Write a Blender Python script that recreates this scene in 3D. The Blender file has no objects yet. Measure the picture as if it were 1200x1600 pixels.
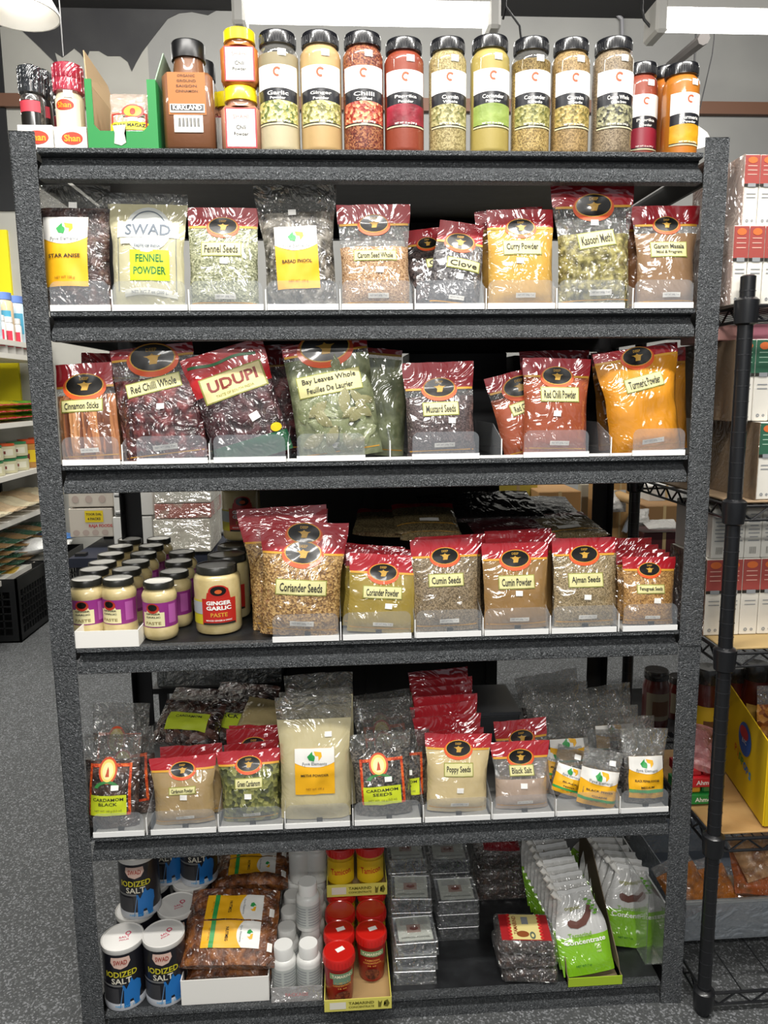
import bpy, bmesh, math, random
from mathutils import Vector, Matrix, noise
random.seed(7)
C = bpy.context.scene.collection
S = bpy.context.scene
# ------------------------------------------------------------------ camera
F = 1180.0
CAM = Vector((-0.10236, -1.70162, 1.58636))
PIT, YAW, ROL = -0.15795, -0.06095, 0.01156
MR = Matrix.Rotation(YAW, 3, 'Z') @ Matrix.Rotation(PIT, 3, 'X') @ Matrix.Rotation(ROL, 3, 'Y')
cam = bpy.data.objects.new('camera', bpy.data.cameras.new('camera'))
C.objects.link(cam)
r_, f_, u_ = MR.col[0], MR.col[1], MR.col[2]
mw = Matrix((( r_[0], u_[0], -f_[0], CAM[0]), (r_[1], u_[1], -f_[1], CAM[1]), (r_[2], u_[2], -f_[2], CAM[2]), (0, 0, 0, 1)))
cam.matrix_world = mw
cam.data.sensor_fit = 'VERTICAL'; cam.data.sensor_height = 36; cam.data.lens = F / 1600 * 36
cam.data.clip_start = 0.02
S.camera = cam
# ------------------------------------------------------------------ world, lights, exposure
w = bpy.data.worlds.new('store'); S.world = w; w.use_nodes = True
w.node_tree.nodes['Background'].inputs[0].default_value = (0.80, 0.86, 0.92, 1)
w.node_tree.nodes['Background'].inputs[1].default_value = 0.25
S.view_settings.view_transform = 'Standard'; S.view_settings.look = 'None'
S.view_settings.gamma = 1; S.view_settings.use_curve_mapping = False
S.view_settings.exposure = 0.0
S.cycles.transparent_max_bounces = 24
def area(name, loc, rot, sx, sy, e, col=(1, .97, .92)):
    l = bpy.data.lights.new(name, 'AREA'); l.shape = 'RECTANGLE'; l.size = sx; l.size_y = sy; l.energy = e; l.color = col
    o = bpy.data.objects.new(name, l); C.objects.link(o); o.location = loc; o.rotation_euler = rot
    return o
# rows of ceiling tube lamps over the front aisle, then fill lamps added behind
area('tube_or_fill_light', (-0.35, -0.75, 3.17), (0.25, 0, 0), 1.22, .10, 44)
area('tube_or_fill_light', (1.05, -0.75, 3.17), (0.25, 0, 0), 1.22, .10, 38)
area('tube_or_fill_light', (-1.5, -0.95, 3.17), (0.25, 0, 0), 1.22, .10, 16)
area('tube_or_fill_light', (0.1, -2.9, 3.17), (0.6, 0, 0), 1.8, .16, 52)
area('tube_or_fill_light', (-0.7, -4.6, 3.17), (0.9, 0, 0), 2.4, .16, 42)
area('tube_or_fill_light', (-2.2, 2.6, 3.3), (0, 0, 0), .5, 1.2, 75)  # unseen fill lamp behind the rack, kept strong to light the left floor
area('tube_or_fill_light', (2.2, 2.0, 4.1), (0.8, 0, 0), 1.6, .3, 75)  # added fill out of view at the right, tilted toward the back wall
area('tube_or_fill_light', (-0.4, 2.6, 4.15), (0.8, 0, 0), 3.6, .12, 95)  # added lamp above the view, there to brighten the back wall
# ------------------------------------------------------------------ pixel <-> world (pinhole), used to find real positions
def ray(px, py):
    return MR @ Vector(((px - 600) / F, 1, -(py - 800) / F))
def un(px, py, Y):
    d = ray(px, py); return CAM + d * ((Y - CAM.y) / d.y)
def unz(px, py, z):
    d = ray(px, py); return CAM + d * ((z - CAM.z) / d.z)
def xat(px, Y, z):
    a = MR.transposed() @ (Vector((0, Y, z)) - CAM); m = MR.transposed() @ Vector((1, 0, 0)); k = (px - 600) / F
    return (k * a[1] - a[0]) / (m[0] - k * m[1])
def dep(P): return (MR.transposed() @ (P - CAM))[1]
# ------------------------------------------------------------------ materials
def lin(h):
    if isinstance(h, tuple): return h
    h = h.lstrip('#'); c = [int(h[i:i + 2], 16) / 255 for i in (0, 2, 4)]
    return tuple((x / 12.92 if x <= .04045 else ((x + .055) / 1.055) ** 2.4) for x in c) + (1,)
MC = {}
def mat(hexc, rough=.5, tex=None, c2=None, c3=None, scale=100, coat=0, crk=0, metal=0, bump=.3, emit=0, spec=.5):
    key = (hexc, rough, tex, c2, c3, scale, coat, crk, metal, bump, emit, spec)
    if key in MC: return MC[key]
    m = bpy.data.materials.new('m'); m.use_nodes = True; n = m.node_tree.nodes; L = m.node_tree.links
    p = n['Principled BSDF']; p.inputs['Roughness'].default_value = rough; p.inputs['Metallic'].default_value = metal
    p.inputs['Specular IOR Level'].default_value = spec
    c1 = lin(hexc); p.inputs['Base Color'].default_value = c1
    tc = n.new('ShaderNodeTexCoord')
    if emit:
        p.inputs['Emission Color'].default_value = c1; p.inputs['Emission Strength'].default_value = emit
    def ramp(fac, cols):
        r = n.new('ShaderNodeValToRGB'); e = r.color_ramp.elements
        while len(e) < len(cols): e.new(.5)
        for i, (pos, c) in enumerate(cols): e[i].position = pos; e[i].color = lin(c)
        L.new(fac, r.inputs[0]); return r.outputs[0]
    def bmp(h, st, d, prev=None):
        b = n.new('ShaderNodeBump'); b.inputs['Strength'].default_value = st; b.inputs['Distance'].default_value = d
        L.new(h, b.inputs['Height'])
        if prev: L.new(prev, b.inputs['Normal'])
        return b.outputs[0]
    c2 = c2 or hexc; c3 = c3 or c2
    if tex in ('seed', 'leaf'):
        v = n.new('ShaderNodeTexVoronoi'); v.inputs['Scale'].default_value = scale; L.new(tc.outputs['Object'], v.inputs['Vector'])
        s = n.new('ShaderNodeSeparateColor'); L.new(v.outputs['Color'], s.inputs[0])
        L.new(ramp(s.outputs[0], [(0.1, c3), (.45, hexc), (.9, c2)]), p.inputs['Base Color'])
        L.new(bmp(v.outputs['Distance'], bump, .6 / scale), p.inputs['Normal'])
    elif tex == 'noise':
        v = n.new('ShaderNodeTexNoise'); v.inputs['Scale'].default_value = scale; v.inputs['Detail'].default_value = 4
        L.new(tc.outputs['Object'], v.inputs['Vector'])
        L.new(ramp(v.outputs[0], [(.35, c3), (.5, hexc), (.65, c2)]), p.inputs['Base Color'])
        L.new(bmp(v.outputs[0], bump, .3 / scale), p.inputs['Normal'])
    elif tex == 'stick':
        mp = n.new('ShaderNodeMapping'); mp.inputs['Scale'].default_value = (1, 1, .06); L.new(tc.outputs['Object'], mp.inputs[0])
        v = n.new('ShaderNodeTexVoronoi'); v.inputs['Scale'].default_value = scale; L.new(mp.outputs[0], v.inputs['Vector'])
        s = n.new('ShaderNodeSeparateColor'); L.new(v.outputs['Color'], s.inputs[0])
        L.new(ramp(s.outputs[0], [(0.1, c3), (.45, hexc), (.9, c2)]), p.inputs['Base Color'])
        L.new(bmp(v.outputs['Distance'], bump, .8 / scale), p.inputs['Normal'])
    elif tex == 'hammer':
        v = n.new('ShaderNodeTexNoise'); v.inputs['Scale'].default_value = scale; v.inputs['Detail'].default_value = 2
        v.inputs['Distortion'].default_value = 1.2
        L.new(tc.outputs['Object'], v.inputs['Vector'])
        L.new(ramp(v.outputs[0], [(.35, c3), (.5, hexc), (.62, c2)]), p.inputs['Base Color'])
        L.new(bmp(v.outputs[0], bump, .014), p.inputs['Normal'])
    elif tex == 'speck':
        v = n.new('ShaderNodeTexVoronoi'); v.inputs['Scale'].default_value = scale; L.new(tc.outputs['Object'], v.inputs['Vector'])
        s = n.new('ShaderNodeSeparateColor'); L.new(v.outputs['Color'], s.inputs[0])
        v2 = n.new('ShaderNodeTexNoise'); v2.inputs['Scale'].default_value = 3; L.new(tc.outputs['Object'], v2.inputs['Vector'])
        L.new(ramp(s.outputs[0], [(.0, c3), (.7, hexc), (.96, c2)]), p.inputs['Base Color'])
    if coat:
        p.inputs['Coat Weight'].default_value = coat; p.inputs['Coat Roughness'].default_value = .13 if crk else .07; p.inputs['Coat IOR'].default_value = 2.3 if crk else 1.5
        if crk:
            v = n.new('ShaderNodeTexNoise'); v.inputs['Scale'].default_value = 15 if crk > .6 else 8; v.inputs['Detail'].default_value = 2.0
            v.inputs['Distortion'].default_value = 2.8; v.inputs['Roughness'].default_value = .55
            L.new(tc.outputs['Object'], v.inputs['Vector'])
            L.new(bmp(v.outputs[0], min(1, crk * 1.3), .06), p.inputs['Coat Normal'])
    MC[key] = m; return m
def film(hexc='#d8dcdc', op=.12, crk=.8, key='film', gl=.30):
    """thin clear plastic: mostly see-through, a little haze, sharp creased reflections"""
    k = (key, hexc, op, crk, gl)
    if k in MC: return MC[k]
    m = bpy.data.materials.new('film'); m.use_nodes = True; n = m.node_tree.nodes; L = m.node_tree.links
    n.remove(n['Principled BSDF'])
    d = n.new('ShaderNodeBsdfDiffuse'); d.inputs[0].default_value = lin(hexc)
    g = n.new('ShaderNodeBsdfGlossy'); g.inputs['Roughness'].default_value = .15 if crk else .05; g.inputs[0].default_value = (.95, .95, .95, 1)
    t = n.new('ShaderNodeBsdfTransparent'); x = n.new('ShaderNodeMixShader'); y = n.new('ShaderNodeMixShader')
    if crk:
        tc = n.new('ShaderNodeTexCoord'); v = n.new('ShaderNodeTexNoise'); v.inputs['Scale'].default_value = 20; v.inputs['Detail'].default_value = 2
        v.inputs['Distortion'].default_value = 2.8; L.new(tc.outputs['Object'], v.inputs['Vector'])
        b = n.new('ShaderNodeBump'); b.inputs['Strength'].default_value = min(1, crk * 1.2); b.inputs['Distance'].default_value = .06
        L.new(v.outputs[0], b.inputs['Height']); L.new(b.outputs[0], g.inputs['Normal'])
    x.inputs[0].default_value = op; y.inputs[0].default_value = gl
    L.new(t.outputs[0], x.inputs[1]); L.new(d.outputs[0], x.inputs[2]); L.new(x.outputs[0], y.inputs[1]); L.new(g.outputs[0], y.inputs[2]); L.new(y.outputs[0], n['Material Output'].inputs[0])
    MC[k] = m; return m
CR = .32
def powder(c): return mat(c, .7, 'noise', c, c, 60, coat=.9, crk=CR, bump=.1)
def seed(c, c2, c3, s=260): return mat(c, .6, 'seed', c2, c3, s, coat=.8, crk=CR, bump=.5)
RED = mat('#b51a27', .4, coat=.9, crk=CR)
GOLD = mat('#d9a03a', .4); ORANGE = mat('#dd5520', .45, coat=.3); BLACKP = mat('#15120f', .3, coat=.5)
LAMPG = mat('#c79a3e', .4); CREAM = mat('#d3cd92', .5); OLIVE = mat('#8d8f3c', .5); INK = mat('#23201a', .6)
WHITE = mat('#e8e6e0', .5); PAPER = mat('#f2f0ea', .6); YEL = mat('#efb21c', .45); GRN = mat('#2f9a4b', .45); LGREY = mat('#8c8f92', .5)
YG = mat('#c9d62b', .5); DKG = mat('#1f6b2f', .5); BLACK = mat('#101012', .35); BLK2 = mat('#18181a', .5)
FILM = film(); FILMD = film('#9a9c98', .16, 1.0)
# ------------------------------------------------------------------ mesh helpers
def obj(name, vs, fs, m, par=None, smooth=True, mats=None, idx=None):
    me = bpy.data.meshes.new(name); me.from_pydata(vs, [], fs)
    for q in (mats or [m]): me.materials.append(q)
    if idx: me.polygons.foreach_set('material_index', idx)
    if smooth: me.polygons.foreach_set('use_smooth', [True] * len(me.polygons)); me.set_sharp_from_angle(angle=.75)
    o = bpy.data.objects.new(name, me); C.objects.link(o)
    if par: o.parent = par
    return o
def tag(o, label=None, cat=None, group=None, kind=None):
    if label: o['label'] = label
    if cat: o['category'] = cat
    if group: o['group'] = group
    if kind: o['kind'] = kind
    return o
def empty(name, label, cat, group=None, M=None, loc=None):
    o = bpy.data.objects.new(name, None); C.objects.link(o); o.empty_display_size = .02
    if M is not None: o.matrix_world = M
    if loc is not None: o.location = loc
    return tag(o, label, cat, group)
def copy_tree(o, loc=None, par=None):
    c = o.copy(); C.objects.link(c)
    if par: c.parent = par
    if loc is not None: c.location = loc
    for ch in list(o.children): copy_tree(ch, None, c)
    return c
class G:                                     # geometry collector
    def __init__(s): s.v = []; s.f = []
    def box(s, x0, x1, y0, y1, z0, z1):
        b = len(s.v); s.v += [(x0, y0, z0), (x1, y0, z0), (x1, y1, z0), (x0, y1, z0), (x0, y0, z1), (x1, y0, z1), (x1, y1, z1), (x0, y1, z1)]
        s.f += [tuple(b + i for i in q) for q in ((0, 3, 2, 1), (4, 5, 6, 7), (0, 1, 5, 4), (1, 2, 6, 5), (2, 3, 7, 6), (3, 0, 4, 7))]; return s
    def tube(s, a, c, r, n=6, r2=None):
        a = Vector(a); c = Vector(c); d = (c - a).normalized(); r2 = r if r2 is None else r2
        e = d.orthogonal().normalized(); g = d.cross(e); b = len(s.v)
        for P, R in ((a, r), (c, r2)):
            for i in range(n):
                t = 2 * math.pi * i / n; s.v.append(tuple(P + (e * math.cos(t) + g * math.sin(t)) * R))
        for i in range(n): j = (i + 1) % n; s.f.append((b + i, b + j, b + n + j, b + n + i))
        s.f.append(tuple(b + i for i in range(n))[::-1]); s.f.append(tuple(b + n + i for i in range(n))); return s
    def lathe(s, prof, n=28, ox=0, oy=0, sx=1, sy=1, cap=True):
        b = len(s.v)
        for r, z in prof:
            for i in range(n):
                t = 2 * math.pi * i / n; s.v.append((ox + r * sx * math.cos(t), oy + r * sy * math.sin(t), z))
        for k in range(len(prof) - 1):
            for i in range(n):
                j = (i + 1) % n; s.f.append((b + k * n + i, b + k * n + j, b + (k + 1) * n + j, b + (k + 1) * n + i))
        if cap: s.f.append(tuple(b + i for i in range(n))[::-1]); s.f.append(tuple(b + (len(prof) - 1) * n + i for i in range(n)))
        return s
    def prism(s, pts, y0, y1):               # polygon in x,z extruded along y
        b = len(s.v); n = len(pts)
        s.v += [(p[0], y0, p[1]) for p in pts] + [(p[0], y1, p[1]) for p in pts]
        s.f.append(tuple(b + i for i in range(n))); s.f.append(tuple(b + n + i for i in range(n))[::-1])
        for i in range(n): j = (i + 1) % n; s.f.append((b + i, b + n + i, b + n + j, b + j))
        return s
    def obj(s, name, m, par=None, smooth=False): return obj(name, s.v, s.f, m, par, smooth)
def rnd(o, w=.002):                          # small rounded edges, real bevel on the mesh
    bm = bmesh.new(); bm.from_mesh(o.data); bmesh.ops.remove_doubles(bm, verts=bm.verts, dist=1e-6)
    bmesh.ops.bevel(bm, geom=list(bm.edges), offset=w, segments=1, affect='EDGES', clamp_overlap=True)
    bm.to_mesh(o.data); bm.free(); return o
# ---- flat prints laid on a surface; surf(x, z, eps) -> point
def d_strip(name, surf, x0, x1, lo, hi, m, par, eps=.0007, nx=8, nz=6):
    lo_ = lo if callable(lo) else (lambda x: lo); hi_ = hi if callable(hi) else (lambda x: hi)
    v = []; f = []
    for j in range(nz + 1):
        for i in range(nx + 1):
            x = x0 + (x1 - x0) * i / nx; a = lo_(x); b = hi_(x); v.append(tuple(surf(x, a + (b - a) * j / nz, eps)))
    for j in range(nz):
        for i in range(nx):
            k = j * (nx + 1) + i; f.append((k, k + 1, k + nx + 2, k + nx + 1))
    return obj(name, v, f, m, par)
def d_rect(name, surf, cx, cz, wd, h, m, par, eps=.0009, rot=0, nx=12, nz=8):
    c, s = math.cos(rot), math.sin(rot)
    def sf(x, z, e): return surf(cx + x * c - z * s, cz + x * s + z * c, e)
    return d_strip(name, sf, -wd / 2, wd / 2, -h / 2, h / 2, m, par, eps, nx, nz)
def d_ell(name, surf, cx, cz, rx, rz, m, par, eps=.0009, n=24, rings=3, a0=0, a1=2 * math.pi, hole=0):
    v = []; f = []; full = abs(a1 - a0 - 2 * math.pi) < 1e-6; N = n if full else n + 1
    for k in range(rings + 1):
        q = hole + (1 - hole) * k / rings
        for i in range(N):
            t = a0 + (a1 - a0) * i / n; v.append(tuple(surf(cx + rx * q * math.cos(t), cz + rz * q * math.sin(t), eps)))
    for k in range(rings):
        for i in range(n):
            j = (i + 1) % N; f.append((k * N + i, (k + 1) * N + i, (k + 1) * N + j, k * N + j))
    return obj(name, v, f, m, par)
def d_poly(name, surf, pts, m, par, eps=.0011, cuts=1):
    bm = bmesh.new(); vs = [bm.verts.new((x, 0, z)) for x, z in pts]; fc = bm.faces.new(vs); bmesh.ops.triangulate(bm, faces=[fc])
    if cuts: bmesh.ops.subdivide_edges(bm, edges=bm.edges[:], cuts=cuts, use_grid_fill=True)
    for v in bm.verts: v.co = surf(v.co.x, v.co.z, eps)
    me = bpy.data.meshes.new(name); bm.to_mesh(me); bm.free(); me.materials.append(m)
    o = bpy.data.objects.new(name, me); C.objects.link(o); o.parent = par; return o
TC = {}
def tmesh(s, bold=.0):
    if (s, bold) in TC: return TC[(s, bold)]
    cu = bpy.data.curves.new('t', 'FONT'); cu.body = s; cu.align_x = 'CENTER'; cu.resolution_u = 2; cu.offset = bold; cu.space_line = .95
    o = bpy.data.objects.new('t', cu); C.objects.link(o); bpy.context.view_layer.update()
    me = bpy.data.meshes.new_from_object(o.evaluated_get(bpy.context.evaluated_depsgraph_get()))
    vs = [(v.co.x, v.co.y) for v in me.vertices]; fs = [tuple(p.vertices) for p in me.polygons]
    bpy.data.objects.remove(o); bpy.data.curves.remove(cu); bpy.data.meshes.remove(me)
    x0 = min(v[0] for v in vs); x1 = max(v[0] for v in vs); y0 = min(v[1] for v in vs); y1 = max(v[1] for v in vs)
    vs = [((v[0] - (x0 + x1) / 2) / (x1 - x0), (v[1] - (y0 + y1) / 2) / (y1 - y0)) for v in vs]
    TC[(s, bold)] = (vs, fs, (x1 - x0) / (y1 - y0)); return TC[(s, bold)]
def d_text(surf, cx, cz, s, m, par, wd=None, h=None, rot=0, eps=.0013, bold=.016, name='lettering'):
    if not s.strip(): return None
    vs, fs, asp = tmesh(s, bold)
    if wd is None: wd = h * asp
    if h is None: h = wd / asp
    c, sn = math.cos(rot), math.sin(rot)
    v = [tuple(surf(cx + x * wd * c - z * h * sn, cz + x * wd * sn + z * h * c, eps)) for x, z in vs]
    return obj(name, v, fs, m, par, False)
# ------------------------------------------------------------------ pouch / bag
def sm(t): t = max(0, min(1, t)); return t * t * (3 - 2 * t)
class Bag: pass
def bag(label, cat, group, P0, P1, w0, w1, T, parts, fill=.85, name='spice_bag', ck=.0022, NX=14, NZ=22, waist=.02, seed_=None, gus=.5):
    P0 = Vector(P0); P1 = Vector(P1); ez = (P1 - P0); H = ez.length; ez.normalize()
    ex = Vector((0, -1, 0)) if abs(ez.x) > .93 else Vector((1, 0, 0)); ex = (ex - ez * ex.dot(ez)).normalized(); ey = ez.cross(ex)
    M = Matrix(((ex[0], ey[0], ez[0], P0[0]), (ex[1], ey[1], ez[1], P0[1]), (ex[2], ey[2], ez[2], P0[2]), (0, 0, 0, 1)))
    B = Bag(); B.root = empty(name, label, cat, group, M=M); B.H = H; B.W = w0
    sd = random.random() * 50 if seed_ is None else seed_
    FR = []; BK = []
    for j in range(NZ + 1):
        v = j / NZ
        wd = (w0 + (w1 - w0) * sm((v - .45) / .55)) * (1 - waist * math.sin(math.pi * v)) / 2
        vp = (gus + (1 - gus) * sm(v / .14)) * (1 - .93 * sm((v - .5 * fill) / (.62 * fill)))
        rf = []; rb = []
        for i in range(NX + 1):
            u = -1 + 2 * i / NX
            pr = max(0, 1 - abs(u) ** 2.6) ** .6
            nz = noise.noise(Vector((u * 1.7 + sd, v * 4, sd))) * 1.2 + (.5 - abs(noise.noise(Vector((u * 3 + v * 4 + sd, v * 5 - u * 2, sd * 2))))) * 1.2
            nz += .9 * max(0, .35 - abs(noise.noise(Vector((u * 2.2 + v * 3 + sd * 3, v * 3.4 - u, sd + 7))) * 2.2)) * 2
            x = u * wd + .002 * noise.noise(Vector((v * 6, sd + (1 if u > 0 else -1), 3))) * abs(u)
            edge = min(1, (1 - abs(u)) * 5)
            topw = .0025 * noise.noise(Vector((u * 2.2 + sd, 9, 1))) * sm((v - .6) / .4)
            z = v * H + topw
            y = -T * .55 * pr * vp - nz * ck * edge * (.5 + .5 * vp) + topw * 1.4
            yb = T * .45 * pr * vp * .9 + nz * ck * edge * .3 + topw * 1.4 + .0006
            rf.append((x, y, z)); rb.append((x, max(yb, y + .0006), z))
        FR.append(rf); BK.append(rb)
    B.FR = FR
    def surf(x, z, eps=0):
        jv = max(0, min(NZ - 1e-4, z / H * NZ)); j = int(jv); t = jv - j
        xa = FR[j]; xb = FR[j + 1]
        hw = (xa[NX][0] - xa[0][0]) / 2 * (1 - t) + (xb[NX][0] - xb[0][0]) / 2 * t
        iu = max(0, min(NX - 1e-4, (x / hw + 1) / 2 * NX)); i = int(iu); q = iu - i
        y = (xa[i][1] * (1 - q) + xa[i + 1][1] * q) * (1 - t) + (xb[i][1] * (1 - q) + xb[i + 1][1] * q) * t
        return (x, y - eps, z)
    B.surf = surf; B.wat = lambda v: FR[int(v * NZ)][NX][0] * 2
    B.parts = {}
    for pn, v0, v1, m in parts:
        j0 = int(round(v0 * NZ)); j1 = int(round(v1 * NZ)); vs = []; fs = []; n = NX + 1
        for j in range(j0, j1 + 1): vs += FR[j]
        o = len(vs)
        for j in range(j0, j1 + 1): vs += BK[j]
        for j in range(j1 - j0):
            for i in range(NX):
                k = j * n + i; fs.append((k, k + 1, k + n + 1, k + n)); k += o; fs.append((k, k + n, k + n + 1, k + 1))
            k = j * n; fs.append((k, k + n, o + k + n, o + k)); k += NX; fs.append((k, o + k, o + k + n, k + n))
        for j in (0, j1 - j0):
            for i in range(NX):
                k = j * n + i; fs.append((k, o + k, o + k + 1, k + 1) if j == 0 else (k, k + 1, o + k + 1, o + k))
        B.parts[pn] = obj(pn, vs, fs, m, B.root)
    return B
def bspec(xb, wb, xt, wt, yt, zl, Y0, lean, zoff=.004):
    """base centre px, base width px, top centre px, top width px, top y px -> world points"""
    X = xat(xb, Y0, zl + zoff); P0 = Vector((X, Y0, zl + zoff)); P1 = un(xt, yt, Y0 + lean)
    return P0, P1, wb * dep(P0) / F, wt * dep(P1) / F
def emblem(B, cx, cz, r, par=None):
    """dark oval with a small gold lamp over an orange crescent"""
    s = B.surf; P = par or B.root
    e = d_ell('emblem', s, cx, cz - r * .12, r * 1.2, r * .78, ORANGE, P, .0012)
    d_ell('emblem_rim', s, cx, cz, r * 1.06, r * .65, GOLD, e, .0016)
    d_ell('emblem_field', s, cx, cz, r, r * .6, BLACKP, e, .0020)
    pts = [(-.5, .1), (-.3, .02), (-.12, -.18), (-.1, -.3), (-.22, -.38), (.22, -.38), (.1, -.3), (.12, -.18), (.34, .0), (.55, .12), (.3, .1), (.1, .14), (0, .24), (-.1, .14), (-.3, .1)]
    d_poly('lamp_motif', s, [(cx + x * r * .8, cz + z * r * .8) for x, z in pts], LAMPG, e, .0026)
    d_text(s, cx, cz + r * .36, 'DEEP', LAMPG, e, wd=r * .5, eps=.0026)
    return e
WTXT = 'NET WT 200g  7 oz'
def deep(label, group, spec, T, content, text=None, hv=.8, fill=.78, clear=None, lw=.55, lz=.56, lh=.1, wt=True, tagp=(.1, .44), em=True, emr=.2, emz=None, lx=0, fr=None, foot=True, extra=None, lrot=0, text2=None, seed_=None, name='spice_bag', cat='spice bag', ck=.0022):
    P0, P1, w0, w1 = spec
    cl = clear or hv
    parts = [('contents', 0, cl, content)] + ([('clear_film', cl, hv, FILM)] if clear else []) + [('header', hv, 1, RED)]
    B = bag(label, cat, group, P0, P1, w0, w1, T, parts, fill=fill, name=name, seed_=seed_, ck=ck)
    H = B.H; W = w0; s = B.surf
    hvr = round(hv * 22) / 22
    ww = B.wat(hv - .03) * .985
    d_strip('gold_trim', s, -ww / 2, ww / 2, hvr * H - .0045, hvr * H + .0005, GOLD, B.root, .0009, nx=14, nz=1)
    if foot: d_strip('foot_trim', s, -w0 * .47, w0 * .47, .055 * H, .055 * H + .0025, GOLD, B.root, .0009, nx=14, nz=1)
    if em: emblem(B, 0, (emz if emz else hvr) * H, emr * W)
    if text:
        lo = d_rect('name_label', s, lx * W, lz * H, lw * W + .004, lh * H + .004, OLIVE, B.root, .0013, rot=lrot)
        d_rect('label_face', s, lx * W, lz * H, lw * W, lh * H, CREAM, lo, .0020, rot=lrot)
        if text2:
            d_text(s, lx * W, lz * H + lh * H * .22, text, INK, lo, wd=lw * W * .86, h=lh * H * .34, eps=.0032, rot=lrot)
            d_text(s, lx * W, lz * H - lh * H * .22, text2, INK, lo, wd=lw * W * .74, h=lh * H * .28, eps=.0032, rot=lrot)
        else: d_text(s, lx * W, lz * H, text, INK, lo, wd=lw * W * .86, h=lh * H * .62, eps=.0030, rot=lrot)
    if tagp: d_rect('price_tag', s, tagp[0] * W, tagp[1] * H, .017, .0125, PAPER, B.root, .0018, rot=-.05)
    if wt:
        o = d_rect('weight_label', s, .03 * W, .115 * H, .3 * W, .045 * H, WHITE, B.root, .0014)
        d_text(s, .03 * W, .115 * H, WTXT, LGREY, o, wd=.25 * W, eps=.0019)
    return B
def fyve(label, group, spec, T, content, title, box, filmv=.7, green=False, name='spice_bag', title2=None, tagp=None, cat='spice bag', lab=True, fmat=None, fill=.8, ck=.003):
    """clear pouch; white and yellow label with a green/yellow arrow logo. box = cx, cz, w, h as fractions"""
    P0, P1, w0, w1 = spec
    B = bag(label, cat, group, P0, P1, w0, w1, T, [('contents', 0, filmv, content), ('clear_film', filmv, 1, fmat or FILMD)], fill=fill, name=name, ck=ck)
    H = B.H; W = w0; s = B.surf
    if lab: fyve_label(B.root, s, box[0] * W, box[1] * H, box[2] * W, box[3] * H, title, green, title2)
    if tagp: d_rect('price_tag', s, tagp[0] * W, tagp[1] * H, .017, .0125, PAPER, B.root, .0022)
    return B
def fyve_label(root, s0, cx, cz, w, h, title, green=False, title2=None, rot=0, e0=.0022, small=False):
    c, sn = math.cos(rot), math.sin(rot)
    def s(x, z, e): return s0(cx + x * c - z * sn, cz + x * sn + z * c, e + e0)
    lb = d_strip('label', s, -w / 2, w / 2, -h / 2, h / 2, YEL, root, 0, 14, 14)
    f = lambda x: h * .10 + h * .10 * (abs(x) / (w / 2)) ** 2
    d_strip('label_top', s, -w / 2, w / 2, f, h / 2, WHITE, lb, .0006, 14, 6)
    k = w * .17; z0 = h * .33
    d_poly('logo_arrow', s, [(-k * 1.1, z0), (-k * .35, z0 + k * .75), (-k * .3, z0 + k * .3), (k * .0, z0 + k * .1), (k * .05, z0 - k * .2), (-k * .1, z0 - k * .7), (-k * .8, z0 - k * .55)], GRN, lb, .0014)
    d_poly('logo_swirl', s, [(-k * .1, z0 + k * .75), (k * 1.0, z0 + k * .6), (k * 1.1, z0), (k * .6, z0 - k * .6), (k * .55, z0 + k * .05), (k * .1, z0 + k * .15)], YEL, lb, .0014)
    if not small: d_text(s, 0, h * .17, 'Fyve Elements', LGREY, lb, wd=w * .62, eps=.0014)
    d_text(s, 0, -h * .07, title, INK, lb, wd=w * .7 if len(title) > 8 else w * .5, h=h * .055, eps=.0014, bold=.02)
    if title2: d_text(s, 0, -h * .22, title2, INK, lb, wd=w * .4, h=h * .05, eps=.0014, bold=.02)
    d_text(s, 0, -h * .38, 'NET WT 100 g', mat('#a87818', .6), lb, wd=w * .45, eps=.0014)
    if green: d_strip('green_stripe', s, -w / 2, w / 2, -h * .36, -h * .28, GRN, lb, .0010, 14, 2)
    return lb
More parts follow.
